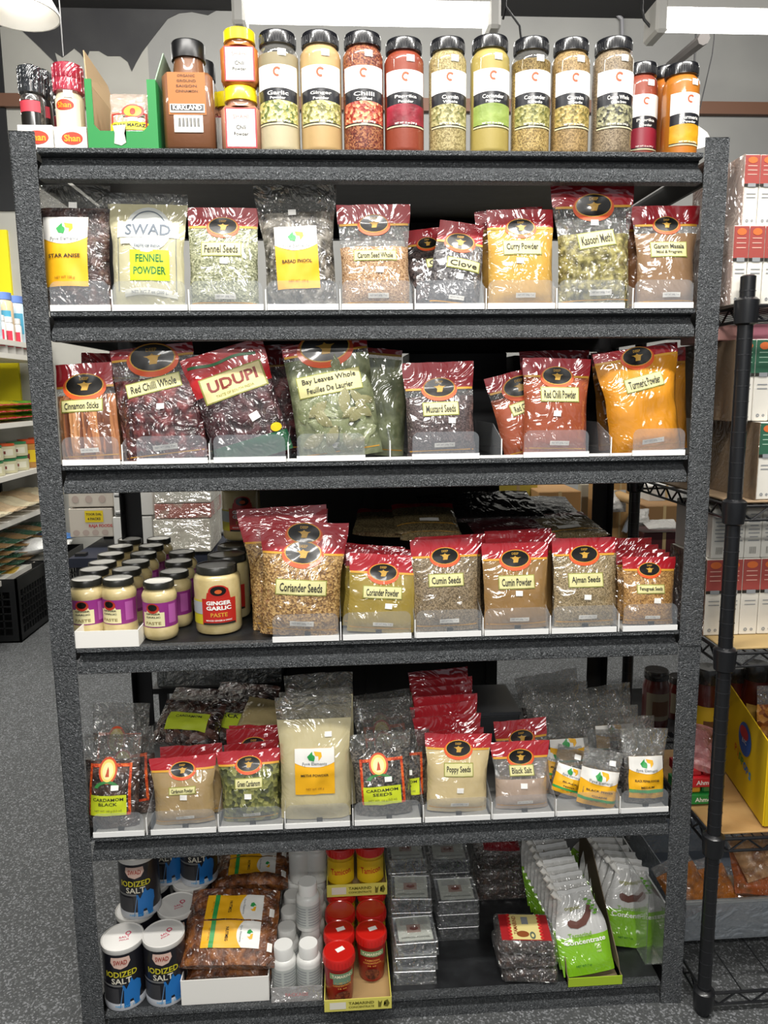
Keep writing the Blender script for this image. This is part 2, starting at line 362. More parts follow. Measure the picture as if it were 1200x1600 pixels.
def laxmi(label, group, spec, T, content, title, name='spice_bag', filmv=.66, cat='spice bag', l2=None, fill=.75, lab=True):
    P0, P1, w0, w1 = spec
    B = bag(label, cat, group, P0, P1, w0, w1, T, [('contents', 0, filmv, content), ('clear_film', filmv, 1, FILMD)], fill=fill, name=name, ck=.003)
    H = B.H; W = w0; s = B.surf; OR = mat('#c8431c', .5, 'seed', '#e0672a', '#a02c14', 200)
    for nm, a in (('border_side', (-.36, .44, .045, .52)), ('border_side', (.36, .44, .045, .52)), ('border_top', (0, .68, .76, .035)), ('border_foot', (0, .17, .76, .03))):
        d_rect(nm, s, a[0] * W, a[1] * H, a[2] * W, a[3] * H, OR, B.root, .0012)
    e = d_ell('emblem', s, -.05 * W, .63 * H, .17 * W, .135 * H, mat('#c9491d', .45), B.root, .002)
    d_ell('emblem_rim', s, -.05 * W, .63 * H, .135 * W, .112 * H, mat('#e9cf6a', .45), e, .0024)
    d_ell('emblem_field', s, -.05 * W, .625 * H, .10 * W, .085 * H, mat('#f2e3a0', .45), e, .0028)
    d_poly('flame_motif', s, [(-.09 * W, .57 * H), (-.02 * W, .57 * H), (-.035 * W, .6 * H), (-.03 * W, .63 * H), (-.05 * W, .67 * H), (-.07 * W, .63 * H), (-.065 * W, .6 * H)], mat('#b8401c', .5), e, .0032)
    d_ell('green_ribbon', s, -.05 * W, .44 * H, .24 * W, .09 * H, mat('#2f7a3a', .5), B.root, .0022, a0=.25, a1=math.pi - .25, hole=.7)
    if lab:
        lb = d_rect('label', s, -.02 * W, .27 * H, .66 * W, .22 * H, YG, B.root, .0026)
        if l2:
            d_text(s, -.02 * W, .335 * H, title, INK, lb, wd=.56 * W, h=.035 * H, eps=.0032); d_text(s, -.02 * W, .285 * H, l2, INK, lb, wd=.34 * W, h=.035 * H, eps=.0032)
        else: d_text(s, -.02 * W, .31 * H, title, INK, lb, wd=.5 * W, eps=.0032)
        d_text(s, -.02 * W, .21 * H, 'NET WT 100 g (3.5 oz)', OLIVE, lb, wd=.5 * W, eps=.0032)
    d_rect('price_tag', s, .1 * W, .46 * H, .018, .012, PAPER, B.root, .003)
    return B
# ---- jars
def cyl(R, sx=0): return lambda x, z, e: ((R + e) * math.sin(x / R), -(R + e) * math.cos(x / R), z)
def topd(Z): return lambda x, z, e: (x, z, Z + e)
def flat(Y=0): return lambda x, z, e: (x, Y - e, z)
# ================================================================== setting
FLOORM = mat('#4d4f4f', .75, 'speck', '#85878a', '#404243', 230)
o = G().box(-7, 7, -5, 9.2, -.1, 0).obj('floor', FLOORM); tag(o, kind='structure')
WALLG = mat('#8b8b88', .85, 'noise', '#92928f', '#858583', 1.2, bump=.02)
DARKP = mat('#3b3b3c', .85, 'noise', '#424243', '#343436', 2, bump=.02)
WY = 4.5
o = G().box(-1.45, 7, WY, WY + .15, 0, 4.42).obj('wall_back', WALLG); tag(o, kind='structure')
o = G().box(-7, -1.45, WY, WY + .15, 0, 4.42).obj('wall_back', mat('#a3a29b', .85, 'noise', '#a9a8a1', '#9c9b94', 1.2, bump=.02)); tag(o, kind='structure')
o = G().box(-7, 7, -5, 9, 4.4, 4.5).obj('ceiling', mat('#2b2b2c', .9)); tag(o, kind='structure')
o = G().box(5.2, 5.3, -5, 4.5, 0, 4.4).obj('wall_right', WALLG); tag(o, kind='structure')
o = G().box(-5.3, -5.2, -5, 4.5, 0, 4.4).obj('wall_left', mat('#c9c6ba', .8)); tag(o, kind='structure')
# dark paint area on the upper wall (its edge is ragged)
def wallpoly(name, pts, m, y0=.006, par=None):
    P = [un(x, y, WY) for x, y in pts]
    g = G().prism([(p.x, p.z) for p in P], WY - y0, WY - .0005)
    return g.obj(name, m, par)
o = wallpoly('trim_1', [(-260, 40), (0, 42), (14, 40), (28, 42), (60, 72), (92, 104), (86, 82), (98, 90), (106, 84), (116, 76), (126, 84), (134, 96), (140, 80), (155, 80), (168, 88), (188, 88), (200, 97), (206, 112), (212, 100), (222, 82), (240, 58), (262, 30), (280, 21), (300, 19), (325, 24), (350, 10), (372, 5), (400, -40), (420, -260), (-260, -260)], DARKP); tag(o, 'dark grey painted area of the upper back wall with a ragged edge', kind='structure')
o = wallpoly('trim_2', [(-160, 41), (0, 45), (6, 120), (12, 200), (22, 300), (26, 330), (-160, 330)], mat('#1b1c1e', .8), .02); tag(o, kind='structure')
rail = mat('#6a4a38', .6); p = un(1140, 172, WY); q = un(20, 167, WY)
o = G().box(q.x - 2, p.x + 2, WY - .05, WY, p.z - .045, p.z + .045).obj('trim_3', rail); tag(o, 'brown wooden rail running along the back wall', kind='structure')
p = un(1000, 18, WY)
o = G().box(-1.0, 5.2, WY - .06, WY, p.z - .05, p.z + .05).obj('trim_4', mat('#4a4847', .7)); tag(o, kind='structure')
# conduits on the wall
g = G(); a = un(975, 190, WY - .03); b = un(972, 30, WY - .03); c = un(955, 14, WY - .03); d = un(800, 10, WY - .03)
for P_, Q_ in ((a, b), (b, c), (c, d)): g.tube(P_, Q_, .014, 8)
tag(g.obj('conduit', mat('#86868a', .5), smooth=True), 'grey electrical conduit bending along the upper back wall', 'conduit')
g = G(); a = un(1046, 104, 4.3); b = un(1100, 60, 3.0); g.tube(a, b, .035, 8)
tag(g.obj('ceiling_strut', mat('#5a5654', .6), smooth=True), 'dark diagonal strut rising to the right-hand tube light', 'strut')
# yellow panel on the far left wall
p0 = un(-60, 370, WY - .02); p1 = un(25, 525, WY - .02)
o = G().box(p0.x, p1.x, WY - .03, WY, p1.z - .6, p0.z + .05).obj('wall_panel', mat('#e6d60c', .6)); tag(o, 'bright yellow painted panel behind the left shelving', 'panel')
# ---- tube lights in view
def fixture(x0, x1, px_y, Y, label, h=.125):
    a = un(x0, px_y, Y); b = un(x1, px_y, Y); L = b.x - a.x; zc = (a.z + b.z) / 2
    r = empty('tube_light', label, 'light', 'hanging tube lights', loc=(a.x, Y, zc))
    WH = mat('#dedcd6', .5); TU = mat('#fffdf6', .4, emit=9)
    rnd(G().box(0.0, .055, -.075, .075, -.07, .07).obj('end_cap', WH, r), .012)
    rnd(G().box(L - .055, L, -.075, .075, -.07, .07).obj('end_cap', WH, r), .012)
    G().box(.03, L - .03, -.07, .07, .03, .07).obj('housing', WH, r)
    g = G()
    pts = [(-.068 * math.cos(t), -.066 * math.sin(t)) for t in [math.pi * k / 10 for k in range(11)]]
    n = len(g.v)
    for xx in (.05, L - .05):
        for y, z in pts: g.v.append((xx, y, z + .03))
    for i in range(10): g.f.append((i, i + 1, 11 + i + 1, 11 + i))
    g.obj('diffuser', TU, r, True)
    for f in (.12, .88):
        k = L * f; G().tube((k, 0, .07), (k + .05, 0, 4.4 - zc), .003, 5).obj('hanger_wire', mat('#3a3a3a', .5), r)
    return r
fixture(365, 778, 24, 1.8, 'glowing tube light hanging above the middle jars')
fixture(1015, 1420, 38, 1.8, 'glowing tube light hanging at the upper right corner')
g = G(); g.tube((un(790, 10, 1.8).x, 1.8, 4.4), un(790, 10, 1.8), .005, 6); a = un(790, 10, 1.8); b = un(812, 40, 1.8); c = un(816, 75, 1.8); d = un(786, 30, 1.8)
for P_, Q_ in ((a, d), (a, b), (b, c)): g.tube(P_, Q_, .005, 6)
tag(g.obj('power_cord', BLK2, smooth=True), 'thin dark cord hanging beside the middle tube light', 'cord')
g = G(); g.tube((un(1003, 15, 1.8).x, 1.8, 4.4), un(1003, 15, 1.8), .006, 6); a = un(1003, 15, 1.8); b = un(1006, 30, 1.8); c = un(1016, 42, 1.8)
for P_, Q_ in ((a, b), (b, c)): g.tube(P_, Q_, .006, 6)
tag(g.obj('power_cord', BLK2, smooth=True), 'short curved cord entering the upper right tube light', 'cord')
g = G(); g.tube((un(1116, 60, 2.4).x, 2.4, 4.4), un(1116, 60, 2.4), .003, 5); a = un(1116, 60, 2.4); b = un(1113, 85, 2.4); c = un(1082, 220, 2.4)
for P_, Q_ in ((a, b), (b, c)): g.tube(P_, Q_, .003, 5)
tag(g.obj('hanging_chain', BLK2), 'thin dark chain hanging down behind the rightmost orange jar', 'chain')
# ---- dome lamps
def dome(px, py, Y, R, label, e=6, wire=True, H=None):
    P = un(px, py, Y); r = empty('pendant_lamp', label, 'lamp', None, loc=P)
    sh = [(.18 * R, .9 * R), (.35 * R, .85 * R), (.8 * R, .45 * R), (.97 * R, .12 * R), (R, 0), (.96 * R, 0), (.78 * R, .4 * R), (.3 * R, .8 * R)]
    G().lathe(sh, 28, cap=False).obj('lamp_shade', mat('#e9e7e2', .4), r, True)
    G().lathe([(.02, .16 * R), (.3 * R, .2 * R), (.42 * R, .34 * R), (.3 * R, .5 * R), (.1 * R, .7 * R)], 16).obj('bulb', mat('#fffaf0', .4, emit=e), r, True)
    if wire: G().tube((0, 0, .9 * R), (0, 0, 4.4 - P.z), .006, 6).obj('cord', BLK2, r)
    return r
dome(30, 22, 3.0, .215, 'white dome lamp hanging at the top left corner', 5)
dome(1079, 226, 3.6, .13, 'small bright dome lamp low behind the orange jar', 40)
g = G(); a = un(92, 0, 2.9); b = un(99, 88, 2.9); g.tube((a.x, 2.9, 4.4), b, .003, 5)
tag(g.obj('hanging_wire', mat('#8a8a8a', .5)), 'thin pale wire hanging above the red-capped shaker', 'wire')
# ================================================================== main rack
Z = [2.094, 1.7638, 1.433, 1.0123, .5407, .0599]
HW = .71; D = .65; PW = .052
HAM = mat('#595c5e', .36, 'hammer', '#6c6f72', '#45484b', 220, metal=.35, bump=.9, spec=.6)
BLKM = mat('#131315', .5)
rack = empty('storage_rack', 'dark grey hammered steel rack with six loaded shelves', 'rack', loc=(0, 0, 0))
def post(x0, sx, y0, sy, m, nm='upright'):
    """angle section upright in two lengths with a seam"""
    zs = .978
    for za, zb in ((0, zs), (zs + .002, 2.124)):
        g = G(); xo = x0 + sx * PW
        g.box(min(x0, xo), max(x0, xo), min(y0, y0 + sy * .004), max(y0, y0 + sy * .004), za, zb)
        g.box(min(xo, xo - sx * .004), max(xo, xo - sx * .004), min(y0, y0 + sy * .05), max(y0, y0 + sy * .05), za, zb)
        o = g.obj(nm, m, rack); rnd(o, .0012)
        if za: G().box(min(x0, xo) - .001, max(x0, xo) + .001, min(y0 - sy * .001, y0 + sy * .006), max(y0 - sy * .001, y0 + sy * .006), zs - .004, zs + .006).obj('splice_seam', m, o)
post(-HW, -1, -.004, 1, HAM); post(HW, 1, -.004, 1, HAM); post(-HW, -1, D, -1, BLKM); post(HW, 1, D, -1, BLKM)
def beam(z, y, s, m):
    pr = [(.0, 0), (-.0015, -.002), (-.0015, -.0095), (.001, -.011), (.021, -.0125), (.0215, -.024), (.0, -.0435), (-.0012, -.046), (-.0012, -.061), (.001, -.063), (.028, -.063), (.028, -.060), (.024, -.058), (.026, -.004), (.04, -.002), (.04, 0)]
    g = G(); n = len(pr)
    for x in (-HW + .001, HW - .001):
        for a, b in pr: g.v.append((x, y + s * a, z + b))
    for i in range(n): j = (i + 1) % n; g.f.append((i, j, n + j, n + i))
    g.f.append(tuple(range(n))[::-1]); g.f.append(tuple(range(n, 2 * n)))
    return g.obj('beam', m, rack)
BOARD = mat('#1a1b1d', .45, 'noise', '#202224', '#151618', 30, bump=.05)
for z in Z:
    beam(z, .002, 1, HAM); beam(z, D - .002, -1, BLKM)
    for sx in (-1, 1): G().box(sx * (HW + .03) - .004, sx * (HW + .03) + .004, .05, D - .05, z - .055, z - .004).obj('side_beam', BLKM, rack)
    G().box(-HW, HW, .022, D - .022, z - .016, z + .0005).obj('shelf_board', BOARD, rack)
# bolt studs on the rear left upright
for z in (1.335, 1.285, 1.23):
    G().tube((-HW - PW - .018, D - .03, z), (-HW - PW + .004, D - .03, z), .007, 8).obj('bolt', mat('#9a9a98', .3, metal=.8), rack)
# ================================================================== divider trays
TRW = mat('#f4f4f2', .35, coat=.3); CLR = film('#c3c9cf', .11, 0, 'acr', .07); CLD = film('#c8ccd0', .18, 0, 'div', .08)
ORD = ['first', 'second', 'third', 'fourth', 'fifth', 'sixth', 'seventh', 'eighth', 'ninth', 'tenth']
def tray(row, x0, x1, xd, z, n, rowname, sh=.062, sd=.28, base=True, tab=True, pitch=None):
    a = xat(x0, .0, z); b = xat(x1, .0, z); W = b - a; d = xat(xd, .0, z) - a if xd else None
    r = empty('shelf_tray', f'{ORD[n]} white-fronted divider tray from the left on {rowname}', 'tray', f'divider trays on {rowname}', loc=(a, .0, z + .0005))
    G().box(0, W, -.001, .003, 0, .0125).obj('front_lip', TRW, r)
    G().box(0, W, .003, .33, 0, .0025).obj('tray_floor', mat('#8b8b88', .5), r)
    # clear front shield with rounded top corners
    rr = .016; pts = [(.001, .0125), (W - .001, .0125)]
    for t in range(0, 7): A = math.pi / 2 * t / 6; pts.append((W - .001 - rr + rr * math.cos(A), sh - rr + rr * math.sin(A)))
    for t in range(0, 7): A = math.pi / 2 * (1 + t / 6); pts.append((.001 + rr + rr * math.cos(A), sh - rr + rr * math.sin(A)))
    G().prism(pts, .0005, .0022).obj('front_shield', CLR, r)
    if tab: G().box(W * .48, W * .48 + .014, .004, .009, .0125, .021).obj('pusher_tab', BLK2, r)
    if d is not None:
        dg = G(); dg.prism([(0, 0), (.0016, 0), (.0016, .05), (0, .05)], 0, .001)
        e = G().box(d, d + .0024, .001, .0035, 0, .044).obj('divider_edge', TRW, r)
        e2 = G(); n0 = [(.0035, 0), (.33, 0), (.33, .075), (.10, .075), (.0035, .044)]
        e2.v = [(d + .0004, y, zz) for y, zz in n0] + [(d + .0020, y, zz) for y, zz in n0]; k = len(n0)
        e2.f = [tuple(range(k)), tuple(range(k, 2 * k))[::-1]] + [(i, k + i, k + (i + 1) % k, (i + 1) % k) for i in range(k)]
        e2.obj('divider', CLD, r)
R1 = [(79, 173, 175), (177, 293, 295), (298, 412, 415), (418, 529, 531), (534, 645, 648), (650, 757, 759), (762, 867, 869), (872, 976, 988), (991, 1083, None)]
R2 = [(98, 188, 191), (214, 325, 327), (334, 447, 450), (464, 571, 609), (644, 749, 783), (818, 920, 954), (988, 1070, None)]
R3 = [(426, 530, 532), (536, 643, 648), (650, 752, 754), (757, 857, 859), (862, 963, 966), (973, 1058, None)]
R4 = [(146, 226, 229), (236, 338, 341), (343, 442, 445), (447, 547, 551), (554, 658, 661), (664, 766, 768), (770, 866, 868), (870, 966, 968), (970, 1044, None)]
for n, t in enumerate(R1): tray(1, *t, Z[1], n, 'the shelf of star anise', tab=False)
for n, t in enumerate(R2): tray(2, *t, Z[2], n, 'the shelf of bay leaves', tab=False)
for n, t in enumerate(R3): tray(3, *t, Z[3], n, 'the shelf of garlic paste jars', sh=.066)
for n, t in enumerate(R4): tray(4, *t, Z[4], n, 'the shelf of poppy seeds', sh=.06)
G().box(xat(98, .006, Z[2]), HW - .02, .006, .010, Z[2] + .0006, Z[2] + .007).obj('rail_strip', TRW, rack)
# ================================================================== top shelf
z0 = Z[0] + .001
def jdims(xc, wpx, yt, Y, z):
    X = xat(xc, Y, z); P = un(xc, yt, Y); return X, P.z - z, wpx / 2 * dep(Vector((X, Y, z))) / F
def bigjar(xc, wpx, yt, Y, label, content, pic, title, empt=False, t2='Powder', z=None, name='spice_jar', rz=0):
    z = z0 if z is None else z
    X, H, R = jdims(xc, wpx, yt, Y, z)
    r = empty(name, label, 'jar', 'large black-capped spice jars', loc=(X, Y, z)); r.rotation_euler.z = rz
    pf = [(.0, 0), (.9, 0), (.97, .012), (1, .04), (1, .80)]
    up = [(1, .80), (.985, .825), (.9, .855), (.80, .875), (.78, .89)]
    if empt:
        G().lathe([(a * R, b * H) for a, b in pf + [(1, .70), (0, .705)]], 32).obj('contents', content, r, True)
        G().lathe([(R, .70 * H)] + [(a * R, b * H) for a, b in up], 32).obj('clear_neck', film('#e6e6e2', .10, 0, 'jarclear', .15), r, True)
    else: G().lathe([(a * R, b * H) for a, b in pf + up], 32).obj('contents', content, r, True)
    cp = G().lathe([(.82 * R, .885 * H), (.90 * R, .89 * H), (.91 * R, .975 * H), (.87 * R, .995 * H), (.0, H)], 32).obj('lid', mat('#17181c', .25, coat=.6), r, True)
    g = G()
    for i in range(44):
        t = 2 * math.pi * i / 44; c, s_ = math.cos(t), math.sin(t); g.tube((.905 * R * c, .905 * R * s_, .9 * H), (.905 * R * c, .905 * R * s_, .96 * H), .0008, 4)
    g.obj('grip_ridge', BLACK, cp)
    s = cyl(R); w = R * 2.2
    lb = d_strip('label', s, -w / 2, w / 2, .215 * H, .70 * H, mat('#1b1c22', .35, coat=.4), r, .0008, 16, 4)
    d_strip('label_white', s, -w / 2, w / 2, lambda x: .50 * H + .012 * H * math.cos(x / R * 1.5), .70 * H, PAPER, lb, .0013, 16, 3)
    d_strip('label_picture', s, -w / 2, w / 2, lambda x: .235 * H, lambda x: .40 * H + .012 * H * math.cos(x / R * 1.5), pic, lb, .0013, 16, 3)
    d_strip('label_rim', s, -w / 2, w / 2, .213 * H, .225 * H, mat('#cfc7a0', .4), lb, .0013, 16, 1)
    d_ell('brand_swirl', s, -.0, .64 * H, R * .2, R * .22, mat('#c8542f', .5), lb, .0018, n=12, rings=1, a0=.6, a1=5.2, hole=.55)
    d_text(s, 0, .47 * H, title, PAPER, lb, wd=R * min(1.1, .17 * len(title)), h=.034 * H, eps=.0018)
    d_text(s, 0, .43 * H, t2, PAPER, lb, wd=R * .75, h=.022 * H, eps=.0018)
    d_text(s, 0, .243 * H, 'NET WT 12 oz (340 g)', PAPER, lb, wd=R * 1.1, eps=.0018)
    d_rect('price_tag', s, .25 * R, .80 * H, .017, .013, PAPER, r, .0012)
    return r
JC = dict(coat=.9)
def jm(c, c2=None, c3=None, t='noise', s=120): return mat(c, .5, t, c2 or c, c3 or c, s, coat=1.0, bump=.15)
bj = [
 (439, 62, 56, 'clear jar of cream garlic powder, half empty, beside the yellow-capped jars', jm('#bdb190'), mat('#b5ac62', .4, 'seed', '#d6cf9a', '#5b6a35', 170), 'Garlic', True, 'Powder'),
 (504, 63, 57, 'black-capped jar of tan ground spice, second of the tall jars', jm('#b99a68'), mat('#a8a45c', .4, 'seed', '#d2c596', '#6b6a3a', 170), 'Ginger', False, 'Powder'),
 (569, 62, 58, 'black-capped jar of coarse red chili flakes', jm('#7c3a28', '#a87048', '#521a14', 'seed', 330), mat('#b5543c', .4, 'seed', '#d9a77a', '#8a2318', 170), 'Chilli', False, 'Crushed'),
 (632, 61, 67, 'black-capped jar of brick red chili powder', jm('#86371f'), mat('#8e2032', .4, 'noise', '#a83040', '#6b1520', 20), 'Paprika', False, 'Powder'),
 (699, 58, 66, 'black-capped jar of pale khaki seeds under the tube light', jm('#9a8a5a', '#b5a878', '#75683e', 'seed', 420), mat('#99925f', .4, 'seed', '#bdb585', '#6b6a3c', 170), 'Cumin', False, 'Whole'),
 (764, 60, 63, 'black-capped jar of mustard green powder with lime picture', jm('#a4934e'), mat('#93a655', .4, 'noise', '#a5b768', '#7a8e40', 14), 'Coriander', False, 'Powder'),
 (827, 59, 66, 'black-capped jar of olive brown seeds, half-clear shoulder, price tag on label', jm('#9a8048', '#bba468', '#6b5830', 'seed', 420), mat('#8a8548', .4, 'seed', '#aaa56c', '#5f602f', 170), 'Coriander', True, 'Seeds'),
 (888, 58, 67, 'black-capped jar of brown seeds with olive picture', jm('#8d7448', '#a88c5c', '#6b5531', 'seed', 420), mat('#9a8648', .4, 'seed', '#b7a262', '#6b6030', 170), 'Cumin', False, 'Seeds'),
 (953, 61, 66, 'black-capped jar of grey brown seeds, rightmost of the tall jars', jm('#7c6c55', '#96866c', '#5b4d3a', 'seed', 420), mat('#7d7a5c', .4, 'seed', '#a5a27e', '#3a3a32', 170), 'Cumin Whole', False, 'Comino Entero'),
]
for xc, wp, yt, lab, ct, pic, ti, em_, t2 in bj: bigjar(xc, wp, yt, .055, lab, ct, pic, ti, em_, t2)
bigjar(996, 50, 103, .21, 'smaller red spice jar peeping out right of the tall jars', jm('#8a3a24'), mat('#8e2032', .4), 'Paprika')
bigjar(1058, 54, 104, .16, 'black-capped jar of bright orange turmeric at the right end', jm('#b56c12'), mat('#d8a020', .4, 'noise', '#e2b040', '#c08a14', 14), 'Turmeric', rz=.15)
bigjar(1033, 48, 108, .25, 'orange turmeric jar standing behind the rightmost jar', jm('#c06c12'), mat('#d8a020', .4), 'Turmeric', rz=2.4)
# pairs of yellow capped chili jars
def chili(xc, wpx, yt, Y, zb, label, ct, H=None):
    X = xat(xc, Y, zb); R = wpx / 2 * dep(Vector((X, Y, zb))) / F; H = H or un(xc, yt, Y).z - zb
    r = empty('chili_jar', label, 'jar', 'yellow-capped chili powder jars', loc=(X, Y, zb))
    hw = R * .98
    g = G().box(-hw, hw, -hw * .8, hw * .8, 0, .72 * H); o = g.obj('contents', ct, r); rnd(o, .010); o.data.polygons.foreach_set('use_smooth', [True] * len(o.data.polygons))
    G().lathe([(hw * .8, .70 * H), (hw * .74, .76 * H), (.74 * R, .80 * H)], 24).obj('neck', ct, r, True)
    G().lathe([(.80 * R, .795 * H), (.84 * R, .80 * H), (.84 * R, .985 * H), (.8 * R, H), (0, H)], 28).obj('lid', mat('#e8d012', .35, coat=.4), r, True)
    s = flat(-hw * .8)
    lb = d_rect('label', s, .04 * R, .36 * H, hw * 1.6, .60 * H, mat('#b8323a', .5), r, .0012)
    d_rect('label_face', s, .04 * R, .36 * H, hw * 1.45, .56 * H, PAPER, lb, .0018)
    d_text(s, .04 * R, .53 * H, 'SHAHI', mat('#c98a86', .5), lb, wd=hw * .8, eps=.0024)
    d_text(s, .04 * R, .37 * H, 'Chili', INK, lb, wd=hw * .5, eps=.0024); d_text(s, .04 * R, .27 * H, 'Powder', INK, lb, wd=hw * .75, eps=.0024)
    return r, H
_, h1 = chili(380, 60, 142, .06, z0, 'lower yellow-capped chili jar with pink-edged label', jm('#a5745a'))
chili(377, 58, 52, .06, z0 + h1 + .0005, 'upper yellow-capped chili jar stacked on another', jm('#b56a24'))
chili(362, 54, 150, .16, z0, 'pale chili jar half hidden behind the stacked pair', jm('#b87a5c'))
# square brown spice jar and its twin
def sqjar(xc, wpx, yt, Y, label, lab=True):
    X, H, R = jdims(xc, wpx, yt, Y, z0); r = empty('spice_jar', label, 'jar', 'large square brown spice jars', loc=(X, Y, z0)); ct = jm('#74482a')
    o = G().box(-R, R, -R * .8, R * .8, 0, .70 * H).obj('contents', ct, r); rnd(o, .009); o.data.polygons.foreach_set('use_smooth', [True] * len(o.data.polygons))
    G().lathe([(R * .72, .69 * H), (R * .64, .74 * H), (.60 * R, .84 * H)], 24).obj('neck', jm('#6f4628'), r, True)
    G().lathe([(.62 * R, .84 * H), (.68 * R, .845 * H), (.68 * R, .985 * H), (.64 * R, H), (0, H)], 28).obj('lid', BLACK, r, True)
    if lab:
        s = flat(-R * .8); lb = d_rect('label', s, 0, .50 * H, R * 1.5, .37 * H, mat('#a8662a', .5), r, .001)
        for k, t in enumerate(('ORGANIC', 'GROUND', 'SAIGON', 'CINNAMON')): d_text(s, 0, (.655 - .045 * k) * H, t, mat('#5a3418', .5), lb, wd=R * (.7 + .06 * k), h=.022 * H, eps=.0016)
        k = d_rect('label_black', s, 0, .37 * H, R * 1.38, .075 * H, PAPER, r, .0022); d_rect('label_black_field', s, 0, .375 * H, R * 1.3, .05 * H, BLACKP, k, .0028)
        d_text(s, 0, .375 * H, 'KIRKLAND', PAPER, k, wd=R * 1.15, eps=.0036, bold=.03)
        b = d_rect('barcode_label', s, .02 * R, .235 * H, R * 1.15, .15 * H, PAPER, r, .0018)
        for i in range(18): d_rect('barcode_line', s, (-.42 + .05 * i) * R, .245 * H, R * (.012 + .014 * ((i * 7) % 3)), .08 * H, INK, b, .0024, nx=1, nz=1)
    return r
sqjar(302, 75, 70, .06, 'square brown cinnamon jar with black lid and barcode')
sqjar(322, 62, 100, .21, 'second square brown jar half hidden behind the first', False)
# green display carton with packs
Xa = xat(141, .02, z0); Xb = xat(250, .02, z0); W_ = Xb - Xa; GR = mat('#15803a', .5); BR = mat('#b89a74', .7); Hh = un(150, 126, .02).z - z0
c = empty('display_carton', 'green cardboard display carton with raised brown flaps', 'carton', loc=(Xa, .01, z0))
g = G(); k = .035; pts = [(0, 0), (W_, 0), (W_, Hh), (W_ - .018, Hh), (W_ - .018, k + .012), (W_ - .03, k), (.025, k), (.014, k + .012), (.014, Hh), (0, Hh)]
g.prism(pts, 0, .003).obj('front_panel', GR, c)
G().box(0, .003, .003, .30, 0, Hh).obj('side_panel', BR, c); G().box(W_ - .003, W_, .003, .30, 0, Hh).obj('side_panel', GR, c)
G().box(0, W_, .297, .30, 0, Hh).obj('back_panel', BR, c); G().box(.003, W_ - .003, .003, .297, 0, .003).obj('base_panel', BR, c)
def quad(name, pts, m, par, t=.002):
    n = (Vector(pts[1]) - Vector(pts[0])).cross(Vector(pts[2]) - Vector(pts[0])).normalized() * t; k = len(pts)
    vs = [tuple(Vector(p)) for p in pts] + [tuple(Vector(p) + n) for p in pts]
    return obj(name, vs, [tuple(range(k))[::-1], tuple(range(k, 2 * k))] + [(i, (i + 1) % k, k + (i + 1) % k, k + i) for i in range(k)], m, par, False)
quad('flap', [(.001, .01, Hh), (.001, .24, Hh), (-.008, .20, Hh + .06), (-.004, .02, Hh + .062)], BR, c)
quad('flap', [(W_ - .002, .24, Hh), (W_ - .002, .01, Hh), (W_ + .016, .02, Hh + .058), (W_ + .012, .2, Hh + .05)], mat('#8fa890', .6), c)
d_poly('torn_sticker', flat(0), [(W_ * .36, .045), (W_ * .55, .047), (W_ * .52, .03), (W_ * .54, .012), (W_ * .47, .006), (W_ * .37, .01), (W_ * .385, .03)], mat('#c9c8b8', .6), c, .001)
for i in range(4):
    P0 = Vector((Xa + W_ * .56 - .005 * i, .035 + i * .035, z0 + .004)); P1 = P0 + Vector((.004 * i - .002, .02, .118 + .004 * i))
    B = bag(('clear pack of pale seeds with emblem standing at the carton front' if i == 0 else f'{ORD[i]} seed pack inside the green display carton'), 'spice bag', 'seed packs in the green carton', P0, P1, .084, .08, .02, [('contents', 0, .7, powder('#b49a86')), ('clear_film', .7, 1, film('#d8c8ba', .5))])
    if i == 0:
        s = B.surf; H = B.H; W = .084
        for a in ((-.42, .4, .04, .45), (.42, .4, .04, .45), (0, .62, .86, .03)): d_rect('red_border', s, a[0] * W, a[1] * H, a[2] * W, a[3] * H, mat('#b8362a', .5), B.root, .0012)
        e = d_ell('emblem', s, .1 * W, .66 * H, .28 * W, .14 * H, mat('#c8281c', .45), B.root, .002); d_ell('emblem_field', s, .1 * W, .66 * H, .22 * W, .11 * H, mat('#e2b62a', .45), e, .0025)
        d_ell('emblem_heart', s, .1 * W, .65 * H, .07 * W, .07 * H, mat('#b8361c', .5), e, .003); d_ell('green_ribbon', s, .1 * W, .55 * H, .3 * W, .07 * H, mat('#5c6b4a', .5), B.root, .002, a0=.2, a1=2.9, hole=.6)
        l = d_rect('label', s, 0, .39 * H, .94 * W, .14 * H, mat('#e8d81a', .5), B.root, .0016); d_text(s, 0, .40 * H, 'CHAR MAGAZ', INK, l, wd=.82 * W, h=.06 * H, eps=.0022, bold=.03)
        d_rect('price_tag', s, .1 * W, .50 * H, .02, .008, PAPER, B.root, .0024)
# two white display boxes with grinders
def sbox(x0, x1, yt, label, Y=.02, zz=z0):
    a = xat(x0, Y, zz); b = xat(x1, Y, zz); Wd = b - a; H = un(x0, yt, Y).z - zz; r = empty('display_box', label, 'box', 'white shaker display boxes', loc=(a, Y, zz)); m = PAPER
    G().box(0, Wd, 0, .002, 0, H).obj('front_panel', m, r); G().box(0, .002, .002, .12, 0, H).obj('side_panel', m, r); G().box(Wd - .002, Wd, .002, .12, 0, H).obj('side_panel', m, r)
    G().box(.002, Wd - .002, .118, .12, 0, H).obj('back_panel', m, r); G().box(.002, Wd - .002, .002, .118, 0, .002).obj('base_panel', m, r)
    s = flat(0); e = d_ell('oval_logo', s, Wd * .55, H * .5, Wd * .33, H * .28, mat('#c93a24', .5), r, .0008); d_text(s, Wd * .55, H * .5, 'Shan', mat('#f2a022', .5), e, wd=Wd * .5, h=H * .3, eps=.0014, bold=.03)
sbox(30, 84, 195, 'white display box holding black grinders, partly behind the left post'); sbox(86.5, 137, 198, 'white display box in front of the red-capped shaker')
